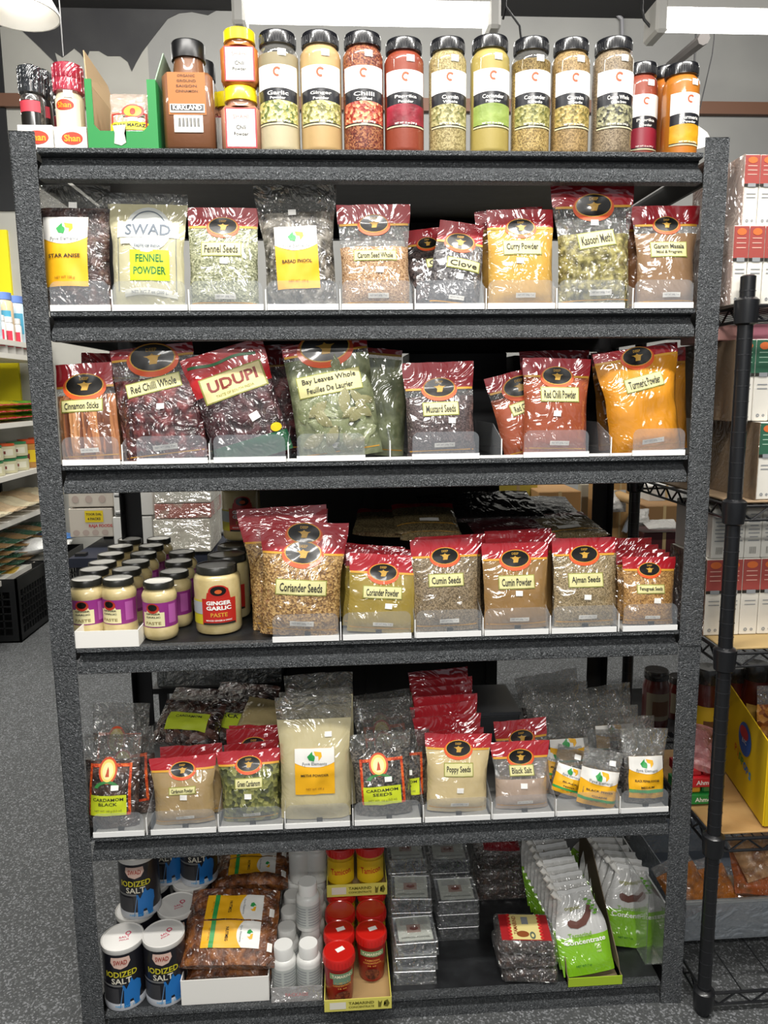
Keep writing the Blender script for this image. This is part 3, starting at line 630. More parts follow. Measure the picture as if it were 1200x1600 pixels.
def grinder(xc, wpx, yt, Y, label, cap, body, lab, zz=z0 + .003):
    X, H, R = jdims(xc, wpx, yt, Y, zz); r = empty('spice_grinder', label, 'shaker', 'small spice shakers', loc=(X, Y, zz))
    G().lathe([(.9 * R, 0), (.95 * R, .02 * H), (.95 * R, .60 * H), (.8 * R, .66 * H)], 20).obj('bottle', body, r, True)
    c = G().lathe([(.85 * R, .65 * H), (R, .67 * H), (R, .80 * H), (.93 * R, .81 * H), (R, .83 * H), (.98 * R, .97 * H), (.6 * R, H), (0, H)], 20).obj('cap', cap, r, True)
    g = G()
    for i in range(18):
        t = 2 * math.pi * i / 18; g.tube((R * math.cos(t), R * math.sin(t), .68 * H), (R * math.cos(t), R * math.sin(t), .95 * H), .0012, 4)
    g.obj('grip_ridge', cap, c)
    lab(cyl(.95 * R), R, H, r)
def lab_dark(s, R, H, r):
    l = d_rect('label', s, 0, .30 * H, 1.8 * R, .55 * H, BLACKP, r, .0008); d_rect('label_band', s, 0, .5 * H, 1.8 * R, .13 * H, mat('#c23a48', .5), l, .0014)
    d_text(s, 0, .2 * H, 'Pepper', PAPER, l, wd=R, eps=.0014)
def lab_pale(s, R, H, r):
    l = d_rect('label', s, 0, .30 * H, 1.9 * R, .56 * H, mat('#e3dcc4', .5), r, .0008); e = d_ell('oval_logo', s, -.1 * R, .50 * H, .62 * R, .06 * H, mat('#c93a24', .5), l, .0014); d_text(s, -.1 * R, .5 * H, 'Shan', mat('#f2a022', .5), e, wd=.9 * R, eps=.0018)
    d_ell('garlic_picture', s, .2 * R, .14 * H, .5 * R, .10 * H, mat('#d6cf8c', .5), l, .0014); d_rect('price_tag', s, .2 * R, .62 * H, .017, .014, PAPER, r, .002)
DC = mat('#23262a', .2, coat=1, crk=.5)
grinder(57, 37, 104, .05, 'black-capped pepper grinder with pink label band', DC, mat('#33302e', .3, 'seed', '#55504a', '#1c1a18', 200, coat=1), lab_dark)
grinder(74, 30, 110, .095, 'second black grinder just behind the pink-banded one', DC, mat('#2a2a2a', .3, coat=1), lab_dark)
grinder(93, 26, 126, .15, 'low dark grinder beside the red-capped shaker', DC, mat('#202024', .3, coat=1), lab_dark, zz=z0)
grinder(115, 45, 101, .06, 'cream shaker with crimson cap in a white box', mat('#a8203a', .3, coat=1, crk=.4), mat('#cfc6a6', .4, coat=.8), lab_pale)
# ================================================================== shelf 1 (star anise ... garam masala)
zA = Z[1]; Y0 = .042
def S1(xb, wb, xt, wt, yt, Y=Y0, lean=.02): return bspec(xb, wb, xt, wt, yt, zA, Y, lean)
def rough(c, c2, c3, s=45): return mat(c, .5, 'noise', c2, c3, s, coat=.9, crk=.9, bump=1)
anise = rough('#3a2320', '#5e3e34', '#1c1010'); s1 = rough('#5f5a50', '#9a958a', '#2c2824')
B = fyve('clear bag of dark star anise with white and yellow label', None, S1(124, 100, 116, 110, 290), .05, anise, 'STAR ANISE', (-.13, .46, .70, .56), filmv=.80, tagp=(-.02, .84))
# cream fennel powder bag
P0, P1, w0, w1 = S1(234, 110, 230, 125, 303)
B = bag('cream bag of fennel powder with round grey emblem and lime label', 'spice bag', None, P0, P1, w0, w1, .045, [('contents', 0, .93, powder('#c6c09a')), ('clear_film', .93, 1, FILM)], ck=.0035)
s = B.surf; H = B.H; W = w0; GY = mat('#c3c6c2', .4); SL = mat('#5a6470', .5)
q = d_ell('emblem', s, .02 * W, .68 * H, .32 * W, .20 * H, GY, B.root, .0014); d_rect('emblem_bar', s, .02 * W, .68 * H, .84 * W, .14 * H, mat('#d0d2cc', .4), q, .002)
d_text(s, .02 * W, .68 * H, 'SWAD', SL, q, wd=.62 * W, h=.10 * H, eps=.0028); d_ell('emblem_arc', s, .02 * W, .68 * H, .26 * W, .17 * H, SL, q, .002, a0=.5, a1=2.64, hole=.94, rings=1); d_text(s, .02 * W, .535 * H, 'TASTE OF INDIA', SL, q, wd=.36 * W, eps=.003)
l = d_rect('label', s, .05 * W, .37 * H, .54 * W, .26 * H, mat('#bfd414', .5), B.root, .0014); d_text(s, .05 * W, .43 * H, 'FENNEL', DKG, l, wd=.38 * W, h=.065 * H, eps=.002); d_text(s, .05 * W, .325 * H, 'POWDER', DKG, l, wd=.44 * W, h=.065 * H, eps=.002)
o = d_strip('ribbon', s, -.3 * W, .42 * W, lambda x: .10 * H + .02 * H * math.cos(x * 30), lambda x: .16 * H + .02 * H * math.cos(x * 30), mat('#d3d2c6', .5), B.root, .0014); d_text(s, .05 * W, .14 * H, 'NET WT 7 oz (200 g)', LGREY, o, wd=.5 * W, eps=.0022)
for x in (-.42, .44): d_rect('side_line', s, x * W * .92, .45 * H, .0012, .6 * H, SL, B.root, .0014, nx=1)
for x, z in ((-.1, .55),): d_rect('price_tag', s, -.28 * W, .575 * H, .02, .012, PAPER, B.root, .003)
deep('red-topped bag of pale green fennel seeds', None, S1(352, 106, 348, 109, 325), .045, seed('#8d9070', '#b4b594', '#666a4c'), 'Fennel Seeds', hv=.83, fill=.8, lw=.56, lz=.58, lh=.13, tagp=(.02, .46), lx=-.02)
fyve('tall clear bag of grey bark pieces flaring at the top, yellow label', None, S1(474, 108, 460, 130, 288), .055, s1, 'BABAD PHOOL', (-.03, .40, .60, .50), filmv=.76, tagp=(-.06, .77), ck=.0045)
deep('red-topped bag of tan seeds with a wide clear band', None, S1(588, 106, 583, 116, 320), .045, seed('#a8825c', '#c8a67e', '#805c3c', 420), 'Carom Seed Whole', hv=.80, clear=.58, fill=.75, lw=.6, lz=.50, lh=.09, tagp=(.06, .36))
DKS = seed('#3b2f2e', '#5a4a46', '#221a1a', 170); CLV = seed('#4d4a4c', '#6b6868', '#302c2e', 170)
deep('small dark clove bag slumped behind the Clove bag', 'small clove bags', bspec(683, 74, 664, 70, 358, zA, .08, .05), .03, DKS, 'Clove', hv=.82, emr=.2, tagp=(.2, .58), wt=False, lx=.2)
deep('small grey clove bag leaning right with red peak', 'small clove bags', bspec(707, 80, 722, 70, 348, zA, .045, .03), .035, CLV, 'Clove', hv=.76, clear=.66, emr=.26, lw=.62, lz=.50, lh=.11, lx=.1, tagp=(.05, .36), lrot=-.06)
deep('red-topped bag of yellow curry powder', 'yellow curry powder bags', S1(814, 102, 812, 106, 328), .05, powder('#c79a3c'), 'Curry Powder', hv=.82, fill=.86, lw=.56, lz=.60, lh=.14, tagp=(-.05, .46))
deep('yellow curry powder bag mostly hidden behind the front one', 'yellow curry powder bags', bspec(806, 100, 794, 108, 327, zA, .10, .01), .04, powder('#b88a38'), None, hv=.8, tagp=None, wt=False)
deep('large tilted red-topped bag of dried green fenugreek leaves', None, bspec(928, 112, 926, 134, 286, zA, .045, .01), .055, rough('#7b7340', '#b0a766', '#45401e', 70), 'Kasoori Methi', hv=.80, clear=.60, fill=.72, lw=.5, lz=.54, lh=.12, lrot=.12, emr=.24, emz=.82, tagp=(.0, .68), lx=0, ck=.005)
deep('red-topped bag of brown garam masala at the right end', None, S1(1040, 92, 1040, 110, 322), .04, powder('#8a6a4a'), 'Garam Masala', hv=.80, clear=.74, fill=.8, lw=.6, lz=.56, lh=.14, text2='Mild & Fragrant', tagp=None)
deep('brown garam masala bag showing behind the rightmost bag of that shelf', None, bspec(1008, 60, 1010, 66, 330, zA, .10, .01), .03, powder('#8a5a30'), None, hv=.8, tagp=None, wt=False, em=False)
# ================================================================== shelf 2
zB = Z[2]
def S2(xb, wb, xt, wt, yt, Y=.045, lean=.02): return bspec(xb, wb, xt, wt, yt, zB, Y, lean)
STK = mat('#a0603a', .6, 'stick', '#c58a58', '#6b3a20', 95, coat=.7, crk=CR, bump=.7)
deep('red-topped bag of cinnamon sticks at the left end', None, S2(144, 92, 130, 86, 568), .04, STK, 'Cinnamon Sticks', hv=.77, clear=.68, fill=.8, lw=.66, lz=.57, lh=.11, emr=.3, emz=.78, lx=-.05, tagp=None)
deep('red bag top showing behind the cinnamon sticks', None, S2(175, 92, 172, 90, 552, Y=.14), .03, STK, None, hv=.77, tagp=None, wt=False, em=False)
CHI = rough('#451a1e', '#7e3a3a', '#220c10', 38)
deep('tall clear-topped bag of whole dried red chillies', 'bags of whole dried red chillies', S2(262, 128, 236, 128, 541), .05, CHI, 'Red Chilli Whole', hv=.90, clear=.72, fill=.78, lw=.64, lz=.66, lh=.11, emr=.26, emz=.90, lx=-.02, lrot=.14, tagp=(.04, .47), ck=.0045)
deep('second bag of dried red chillies behind the clear-topped one', 'bags of whole dried red chillies', S2(292, 110, 290, 100, 556, Y=.13), .04, CHI, None, hv=.88, clear=.7, tagp=None, wt=False, em=False)
# red and green bag
P0, P1, w0, w1 = bspec(400, 122, 345, 134, 545, zB, .045, .01)
B = bag('tilted bright red bag of dried chillies with green wave and green foot', 'spice bag', None, P0, P1, w0, w1, .06, [('green_foot', 0, .19, mat('#1c5a3c', .4, coat=1, crk=CR)), ('contents', .19, .64, rough('#3a1f24', '#5e363a', '#1a0c10', 34)), ('header', .64, 1, mat('#c4161e', .4, coat=1, crk=CR))], ck=.005)
s = B.surf; H = B.H; W = w0
d_strip('green_wave', s, -.48 * W, .40 * W, lambda x: .885 * H + .012 * H * math.sin(x * 60), lambda x: .91 * H + .012 * H * math.sin(x * 60), mat('#2c6b3c', .4), B.root, .0014, 20, 1)
lo = d_rect('name_label', s, .03 * W, .69 * H, .82 * W, .23 * H, mat('#8a8a3c', .5), B.root, .0018, rot=.06); d_rect('label_face', s, .03 * W, .69 * H, .78 * W, .21 * H, mat('#cfc18c', .5), lo, .0024, rot=.06)
d_text(s, .03 * W, .71 * H, 'UDUPI', mat('#7a2418', .5), lo, wd=.64 * W, h=.10 * H, rot=.06, eps=.0030, bold=.03); d_text(s, .03 * W, .62 * H, 'TASTE OF SOUTH INDIA', OLIVE, lo, wd=.5 * W, rot=.06, eps=.003)
d_rect('price_tag', s, .17 * W, .36 * H, .021, .017, PAPER, B.root, .0026, rot=.25); d_ell('yellow_spot', s, .38 * W, .22 * H, .012, .010, mat('#e2c01c', .5), B.root, .002)
deep('dark red bag top behind the tilted red and green bag', None, S2(420, 100, 408, 100, 540, Y=.15), .03, CHI, None, hv=.8, tagp=None, wt=False, em=False)
# bay leaves
P0, P1, w0, w1 = bspec(534, 130, 506, 134, 533, zB, .045, .015)
LEAF = mat('#777e5c', .55, 'noise', '#959b76', '#565e40', 26, coat=.9, crk=CR)
B = deep('large bag of pale green bay leaves with cream label', None, (P0, P1, w0, w1), .06, LEAF, 'Bay Leaves Whole', hv=.93, clear=.86, fill=.9, lw=.74, lz=.64, lh=.17, text2='Feuilles De Laurier', emr=.28, emz=.95, lx=-.01, lrot=.05, tagp=None, ck=.005)
s = B.surf; H = B.H; W = w0; rn = random.Random(3); LM = [mat(c, .5, coat=.8, crk=.9) for c in ('#868d68', '#939a74', '#7a825c', '#8e8b62')]
for i in range(84):
    lx, lz = rn.uniform(-.40, .40) * W, rn.uniform(.08, .84) * H
    if (abs(lx) < .42 * W and abs(lz - .64 * H) < .15 * H) or lz > .80 * H: continue
    a = rn.uniform(-1.3, 1.3) + math.pi / 2; L_ = rn.uniform(.020, .030); wd = L_ * rn.uniform(.38, .5); e = .0012 + .0011 * (i % 4); ca, sa = math.cos(a), math.sin(a)
    vs = []; fs = []
    for k in range(7):
        t = k / 6; hw = wd * math.sin(math.pi * t) ** .8
        for q, dy in ((-1, 0), (0, .0014), (1, 0)):
            px_, pz_ = (t * 2 - 1) * L_, q * hw; x = lx + px_ * ca - pz_ * sa; z = lz + px_ * sa + pz_ * ca
            vs.append(s(max(-.47 * W, min(.47 * W, x)), max(.03 * H, z), e + dy))
    for k in range(6):
        for q in (0, 1): b = k * 3 + q; fs.append((b, b + 3, b + 4, b + 1))
    obj('leaf', vs, fs, LM[i % 4], B.root)
deep('second bay leaf bag showing at the right of the large one', None, bspec(585, 90, 598, 62, 545, zB, .12, .0), .05, LEAF, None, hv=.97, clear=.9, tagp=None, wt=False, em=False)
deep('red-topped bag of dark brown mustard seeds', None, bspec(690, 106, 684, 112, 566, zB, .045, .02), .05, seed('#4a3c3c', '#6a5a58', '#2e2424', 420), 'Mustard Seeds', hv=.74, clear=.62, fill=.7, lw=.5, lz=.50, lh=.13, tagp=(.15, .37), emr=.22, emz=.73)
RC = powder('#98441f')
deep('red chili powder bag leaning left behind the upright one', 'red chili powder bags', bspec(836, 96, 806, 104, 580, zB, .075, .015), .04, RC, 'Red Chilli Powder', hv=.80, clear=.72, fill=.8, lw=.6, lz=.58, lh=.12, lx=.06, emr=.26, tagp=None, lrot=.1)
deep('upright red-topped bag of orange red chili powder', 'red chili powder bags', bspec(866, 100, 870, 108, 560, zB, .04, .02), .045, RC, 'Red Chilli Powder', hv=.81, fill=.84, lw=.58, lz=.62, lh=.14, emr=.22, tagp=(-.02, .42), lx=.03)
deep('red bag top peeping over the upright chili powder bag', 'red chili powder bags', bspec(868, 98, 866, 112, 548, zB, .13, .02), .035, RC, None, hv=.8, tagp=None, wt=False)
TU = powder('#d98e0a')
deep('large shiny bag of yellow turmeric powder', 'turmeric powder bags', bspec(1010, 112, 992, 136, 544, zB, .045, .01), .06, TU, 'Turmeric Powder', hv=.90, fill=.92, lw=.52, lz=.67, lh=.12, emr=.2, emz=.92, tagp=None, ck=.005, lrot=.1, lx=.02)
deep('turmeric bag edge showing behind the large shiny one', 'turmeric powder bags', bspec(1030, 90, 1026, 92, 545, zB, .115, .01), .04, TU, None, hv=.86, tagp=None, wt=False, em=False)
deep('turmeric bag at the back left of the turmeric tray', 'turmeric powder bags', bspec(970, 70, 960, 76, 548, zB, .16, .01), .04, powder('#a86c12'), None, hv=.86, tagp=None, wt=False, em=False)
# dark cartons stored at the back of the shelf
for x0, x1, yt, lb_ in ((640, 790, 552, 'dark carton at the shelf back behind the mustard seeds'), (800, 935, 556, 'dark carton at the shelf back behind the chili powder'), (1040, 1079, 545, 'dark carton standing against the right post')):
    Yc = .36 if x0 < 1000 else .12
    a = xat(x0, Yc, zB); b = min(xat(x1, Yc, zB), .69); H = un(x0, yt, Yc).z - zB
    r = empty('dark_carton', lb_, 'carton', 'dark cartons on the bay leaf shelf', loc=(a, Yc, zB + .001)); rnd(G().box(0, b - a, 0, .2, 0, H).obj('carton_body', mat('#1a1b1e', .5), r), .003)
    G().box(.01, b - a - .01, -.001, .0, H * .7, H * .72).obj('tape_line', mat('#2e3034', .4), r)
# ================================================================== shelf 3
zC = Z[3]
LIDM = mat('#dddbd2', .3, coat=.5); LIDB = mat('#24241f', .3); PURP = mat('#8a2a7c', .45, coat=.3); CRM = mat('#dfd8a8', .5)
PASTE = mat('#c2b07c', .5, 'noise', '#cbb988', '#b8a570', 30, coat=1, bump=.05)
def paste_jar(P, R, H, label, big=False, group='small ginger garlic paste jars', rz=0, face=True):
    r = empty('paste_jar', label, 'jar', group, loc=P); r.rotation_euler.z = rz
    pf = [(0, 0), (.78, 0), (.93, .03), (1, .10), (1, .22), (.965, .24), (.965, .66), (1, .69), (1, .76), (.9, .82), (.78, .85), (.76, .87)]
    if big: pf = [(0, 0), (.8, 0), (.95, .025), (1, .07), (1, .80), (.94, .85), (.84, .87), (.80, .89)]
    G().lathe([(a * R, b * H) for a, b in pf], 28).obj('glass', PASTE, r, True)
    G().lathe([(.80 * R, .87 * H), (.88 * R, .88 * H), (.88 * R, .97 * H), (.84 * R, .985 * H), (.80 * R, .985 * H), (.78 * R, .96 * H)], 28, cap=False).obj('lid_rim', LIDB if big or True else LIDB, r, True)
    G().lathe([(.80 * R, .978 * H), (.72 * R, .972 * H), (.0, .976 * H)], 28, cap=False).obj('lid', mat('#3a3230', .3, coat=.4) if big else LIDM, r, True)
    if not face: return r
    if not big:
        s = cyl(.965 * R); lb = d_strip('label', s, -1.5 * R, 1.5 * R, .24 * H, .66 * H, PURP, r, .0006, 24, 2)
        d_strip('label_panel', s, -.95 * R, .35 * R, lambda x: .26 * H, lambda x: (.50 if abs(x + .3 * R) > .35 * R else .55) * H, CRM, lb, .0012, 16, 2)
        e = d_ell('emblem', s, -.3 * R, .57 * H, .38 * R, .085 * H, mat('#b0301c', .5), lb, .0018, n=16, rings=1); d_ell('emblem_field', s, -.3 * R, .585 * H, .26 * R, .055 * H, BLACKP, e, .0024, n=16, rings=1)
        d_text(s, -.3 * R, .475 * H, 'GINGER', INK, lb, wd=.85 * R, h=.028 * H, eps=.0018, bold=.03); d_text(s, -.3 * R, .42 * H, 'GARLIC', INK, lb, wd=.85 * R, h=.028 * H, eps=.0018, bold=.03); d_text(s, -.3 * R, .32 * H, 'PASTE', mat('#8a7a4a', .5), lb, wd=.9 * R, h=.05 * H, eps=.0018)
        d_strip('label_text_block', s, .6 * R, 1.1 * R, .30 * H, .62 * H, mat('#b05aa4', .5), lb, .0012, 4, 2)
    else:
        s = cyl(R); RL = mat('#b8261c', .45, coat=.3)
        lb = d_strip('label', s, -1.5 * R, -.35 * R, .17 * H, .52 * H, mat('#c8bd2a', .5), r, .0006, 12, 2); d_strip('label_grey', s, -1.4 * R, -.5 * R, .32 * H, .50 * H, mat('#a8b0b4', .5), lb, .0012, 8, 1)
        def top(x): q = abs(x - .18 * R) / R; return (.70 if q < .42 else .64 if q < .5 else .55) * H
        lr = d_strip('label_red', s, -.55 * R, .95 * R, .17 * H, top, RL, r, .0012, 30, 3)
        e = d_ell('emblem', s, .18 * R, .66 * H, .42 * R, .09 * H, RL, lr, .0018, n=20, rings=2); d_ell('emblem_field', s, .18 * R, .665 * H, .33 * R, .07 * H, BLACKP, e, .0024, n=20, rings=2); d_ell('lamp_motif', s, .18 * R, .655 * H, .15 * R, .03 * H, mat('#c85a24', .5), e, .003, n=12, rings=1)
        d_text(s, .18 * R, .49 * H, 'GINGER', PAPER, lr, wd=1.05 * R, h=.06 * H, eps=.0020, bold=.04); d_text(s, .18 * R, .415 * H, 'GARLIC', PAPER, lr, wd=1.05 * R, h=.06 * H, eps=.0020, bold=.04); d_text(s, .18 * R, .315 * H, 'PASTE', GOLD, lr, wd=.7 * R, h=.06 * H, eps=.0020, bold=.02)
        d_strip('label_foot', s, -.5 * R, .9 * R, .17 * H, .20 * H, INK, lr, .0018, 16, 1); d_text(s, .18 * R, .235 * H, 'MINCED GINGER & GARLIC', PAPER, lr, wd=1.1 * R, eps=.0022)
    return r
# jar size from the front jar
Pb = unz(246.5, 1006, zC); Rs = 28 * dep(Pb) / F; Pb.y += Rs; Hs = un(247, 907, Pb.y).z - zC
def lidspot(px, py): P = unz(px, py, zC + Hs * .985); return (P.x, P.y, zC + .001)
jars = [(135, 905, 'front row, first from the left, in the white box'), (184.5, 904, 'front row, second from the left, in the white box'), (247.5, 907, 'standing foremost, right of the white box'),
 (147, 890, 'second row, left file in the box'), (198, 890, 'second row, right file in the box'), (272, 892, 'right-hand file, just behind the foremost jar'), (160, 878, 'third row, left file'), (212, 877, 'third row, middle file'), (279, 876, 'right-hand file, second from its front'),
 (173, 865, 'fourth row, left file'), (224, 864, 'fourth row, middle file'), (284, 862, 'right-hand file, third from its front'), (188, 853, 'fifth row, left file'), (236, 852, 'fifth row, middle file'), (203, 842, 'rearmost row, left file'), (248, 841, 'rearmost row, middle file')]
for i, (px, py, lb_) in enumerate(jars):
    x, y, z = lidspot(px, py)
    paste_jar((x, y, z + (.002 if 'box' in lb_ and 'right of' not in lb_ else 0)), Rs * .97, Hs, 'small purple-labelled ginger garlic paste jar, ' + lb_, rz=random.uniform(-.15, .25) if i > 2 else (.25, -.05, .1)[i])
a = unz(121, 1011, zC); b = unz(218, 1010, zC)
r = empty('box_tray', 'low white cardboard box under the small paste jars', 'box', loc=(a.x, .001, zC + .0008)); Wd = b.x - a.x; Hh = un(170, 984, .001).z - zC - .003; m = PAPER
G().box(0, Wd, 0, .0018, 0, Hh).obj('front_panel', m, r); G().box(0, .0018, .0018, .30, 0, Hh).obj('side_panel', m, r); G().box(Wd - .0018, Wd, .0018, .30, 0, Hh).obj('side_panel', m, r); G().box(.0018, Wd - .0018, .0018, .30, 0, .0015).obj('base_panel', m, r)
Pb = unz(338, 994, zC); Rb = 36.5 * dep(Pb) / F; Pb.y += Rb * .9; Hb = un(338, 880, Pb.y).z - zC; X = Pb.x
bl = ['large red-labelled ginger garlic jar at the shelf front', 'large ginger garlic jar second in its file', 'large ginger garlic jar third in its file', 'large ginger garlic jar fourth in its file']
for k in range(4): paste_jar((X + .008 * k, Pb.y + 2.12 * Rb * k, zC + .001), Rb, Hb, bl[k], True, 'large ginger garlic paste jars')
paste_jar((X + .026, Pb.y + 2.12 * Rb * 2.6, zC + Hb + .002), Rb * .95, Hb, 'large ginger garlic jar stacked on the file, cut off by the beam', True, 'large ginger garlic paste jars')
def S3(xb, wb, xt, wt, yt, Y=.045, lean=.02): return bspec(xb, wb, xt, wt, yt, zC, Y, lean)
CS = seed('#9b7440', '#c9a468', '#6a4a24', 230)
BD = deep('large double-topped bag of coriander seeds at the front', 'coriander seed bags', S3(468, 122, 476, 138, 815, lean=.035), .06, CS, 'Coriander Seeds', hv=.72, fill=.82, lw=.62, lz=.43, lh=.12, emr=.22, emz=.73, tagp=None, ck=.004)
emblem(BD, 0, .90 * BD.H, .20 * BD.W)
B = deep('coriander seed bag behind and left of the front one', 'coriander seed bags', S3(452, 112, 440, 140, 792, Y=.10, lean=.04), .05, CS, None, hv=.74, tagp=None, wt=False, em=False, ck=.005)
deep('third coriander seed bag at the back', 'coriander seed bags', S3(455, 112, 452, 120, 796, Y=.16, lean=.02), .045, CS, None, hv=.74, tagp=None, wt=False, em=False)
def file(n, label, spec, dY, dx, dyt, T, ct, hv, first_kw, Yw=.045, group=None, jit=5, backlabel=None, **kw):
    xb, wb, xt, wt, yt, z, lean = spec
    for k in range(n):
        yy = Yw + dY * k; j = random.uniform(-jit, jit) if k else 0
        sp = bspec(xb + dx * k + j, wb, xt + dx * k + j + random.uniform(-2, 2) * (k > 0), wt, yt + dyt * k + (random.uniform(-3, 3) if k else 0), z, yy, lean)
        if k == 0: deep(label, group, sp, T, ct, hv=hv, **first_kw, **kw)
        else: deep(f'{ORD[k]} bag in the file of {backlabel}', group, sp, T * .9, ct, hv=hv, tagp=None, wt=False, em=(k < 3), emr=.18, **kw)
CP = powder('#9a8430')
file(6, 'red-topped bag of olive coriander powder', (594, 104, 600, 108, 866, zC, .02), .038, -5, -3.5, .032, CP, .78, dict(text='Coriander Powder', lw=.56, lz=.52, lh=.14, emr=.2, tagp=(.1, .35)), group='coriander powder bags', backlabel='olive coriander powder')
CU = seed('#7d6a4e', '#9e8b6c', '#574830', 420)
file(5, 'red-topped bag of grey brown cumin seeds', (698, 100, 694, 108, 842, zC, .02), .038, 3, -1, .035, CU, .82, dict(text='Cumin Seeds', lw=.52, lz=.56, lh=.12, emr=.2, tagp=None), group='cumin seed bags', backlabel='cumin seeds')
file(6, 'red-topped bag of tan cumin powder', (806, 100, 804, 106, 848, zC, .02), .038, 2, -4, .035, powder('#94703c'), .80, dict(text='Cumin Powder', lw=.54, lz=.55, lh=.14, emr=.21, tagp=(.03, .42)), group='cumin powder bags', backlabel='cumin powder')
file(4, 'red-topped bag of sandy carom seeds', (912, 96, 912, 102, 840, zC, .02), .038, 1, 1, .035, seed('#8f7c58', '#b09c78', '#6a5a3c', 420), .80, dict(text='Ajman Seeds', lw=.54, lz=.53, lh=.14, emr=.21, tagp=(.02, .34)), group='carom seed bags', backlabel='carom seeds')
file(7, 'small red-topped bag of golden fenugreek seeds at the right end', (1012, 80, 1014, 86, 870, zC, .02), .038, -6, -4.5, .035, seed('#a0743a', '#c4985a', '#7a5424', 400), .80, dict(text='Fenugreek Seeds', lw=.52, lz=.53, lh=.11, emr=.2, tagp=(.12, .36)), group='fenugreek seed bags', backlabel='fenugreek seeds', jit=3)
# bags lying flat on the files at the back
def lying(label, group, p0, p1, w0, w1, ct, name='spice_bag', T=.022, tag_=True, trim=True, parts=None, cat='spice bag'):
    B = bag(label, cat, group, p0, p1, w0, w1, T, parts or [('contents', 0, .8, ct), ('header', .8, 1, RED)], fill=1.1, ck=.002, name=name)
    if trim: d_strip('foot_trim', B.surf, -w0 * .46, w0 * .46, .18 * B.H, .20 * B.H, GOLD, B.root, .0012, 12, 1)
    if tag_: d_rect('weight_label', B.surf, .05 * w0, .30 * B.H, .3 * w0, .1 * B.H, WHITE, B.root, .0016)
    return B
GS = seed('#6e6040', '#8c7c58', '#4c4028', 420)
def ly(xc, yb, wpx, Y, h, dx, dz, label, group, ct=GS, **k):
    P = un(xc, yb, Y); w = wpx * dep(P) / F; return lying(label, group, P, P + Vector((dx, h, dz)), w, w, ct, **k)
ly(668, 832, 102, .24, .13, .0, .055, 'flat grey seed bag lying on top of the cumin seed file', 'bags lying on the files')
ly(594, 836, 88, .26, .13, .02, .045, 'flat grey seed bag lying left of the topmost one, tilted', 'bags lying on the files', tag_=False, trim=False)
ly(675, 842, 100, .22, .10, .0, .02, 'thin seed bag lying under the topmost grey one', 'bags lying on the files', tag_=False)
ly(895, 842, 130, .25, .15, -.03, .04, 'wide grey seed bag lying on the carom seed file', 'bags lying on the files')
ly(893, 826, 100, .32, .15, -.03, .02, 'second wide seed bag lying further back on the carom file', 'bags lying on the files', tag_=False)
DRK = powder('#2a2422')
ly(800, 832, 120, .26, .14, -.01, .02, 'dark red shiny packs lying on the cumin powder file', 'bags lying on the files', ct=powder('#4a1018'), tag_=False, trim=False)
ly(760, 812, 190, .34, .18, -.01, .05, 'black shiny bag lying deep at the back of the shelf', 'bags lying on the files', ct=DRK, tag_=False, trim=False, parts=[('contents', 0, 1, DRK)])
ly(850, 806, 120, .40, .16, .0, .03, 'black and white magazine-like pack at the back right', 'bags lying on the files', ct=mat('#3a3634', .3, coat=1, crk=1), tag_=False, trim=False, parts=[('contents', 0, 1, mat('#3a3634', .3, coat=1, crk=1))])
# ================================================================== shelf 4
zD = Z[4]
def S4(xb, wb, xt, wt, yt, Y=.045, lean=.03): return bspec(xb, wb, xt, wt, yt, zD, Y, lean)
BCD = rough('#3c2a24', '#5c443a', '#1e1412', 40)
laxmi('clear bag of black cardamom with orange border at the front left', 'black cardamom bags', S4(176, 82, 176, 88, 1148), .05, BCD, 'CARDAMOM', l2='BLACK', filmv=.72)
for k, (xb, xt, yt, Y, lb_) in enumerate(((205, 195, 1138, .10, 'black cardamom bag leaning behind the front left one'), (186, 190, 1098, .17, 'rear black cardamom bag with oval orange emblem near the left post'))):
    laxmi(lb_, 'black cardamom bags', S4(xb, 84, xt, 88, yt, Y=Y), .045, BCD, 'CARDAMOM', lab=False)
P = unz(275, 1180, zD + .12)
for k, (px, py, Y, dz, ttl, lb_) in enumerate(((285, 1165, .20, .07, 'CARDAMOM', 'shiny cinnamon pack with lime label lying on the pile left of centre'), (345, 1160, .26, .06, 'BLACK', 'dark shiny pack with lime label lying right in the pile'), (300, 1130, .34, .05, 'BAY', 'dark crumpled pack at the back of the pile'), (375, 1120, .38, .05, 'CLOVES', 'crumpled clear pack at the back near the cream bags'))):
    P = un(px, py, Y); w = 105 * dep(P) / F
    B = bag(lb_, 'spice bag', 'packs piled behind the cardamom', P, P + Vector((.02, .12, dz)), w, w * .95, .045, [('contents', 0, 1, mat('#33211c', .4, 'seed', '#5a3a30', '#1c1210', 60, coat=1, crk=1.2))], ck=.006)
    if k < 2:
        lb2 = d_rect('label', B.surf, 0, .42 * B.H, .62 * w, .42 * B.H, mat('#a9b82c', .5), B.root, .002); d_text(B.surf, 0, .52 * B.H, ttl, INK, lb2, wd=.4 * w, eps=.003)
deep('red-topped bag of beige cardamom powder', 'cardamom powder bags', S4(290, 92, 285, 104, 1182), .04, powder('#a48a5c'), 'Cardamom Powder', hv=.80, fill=.85, lw=.42, lz=.52, lh=.09, emr=.19, tagp=(.02, .42))
deep('red bag top just behind the beige cardamom powder', 'cardamom powder bags', S4(302, 92, 298, 96, 1164, Y=.085), .035, powder('#a48a5c'), None, hv=.8, tagp=None, wt=False, em=False)
GC = seed('#5f642c', '#8c8c4a', '#363a18', 100)
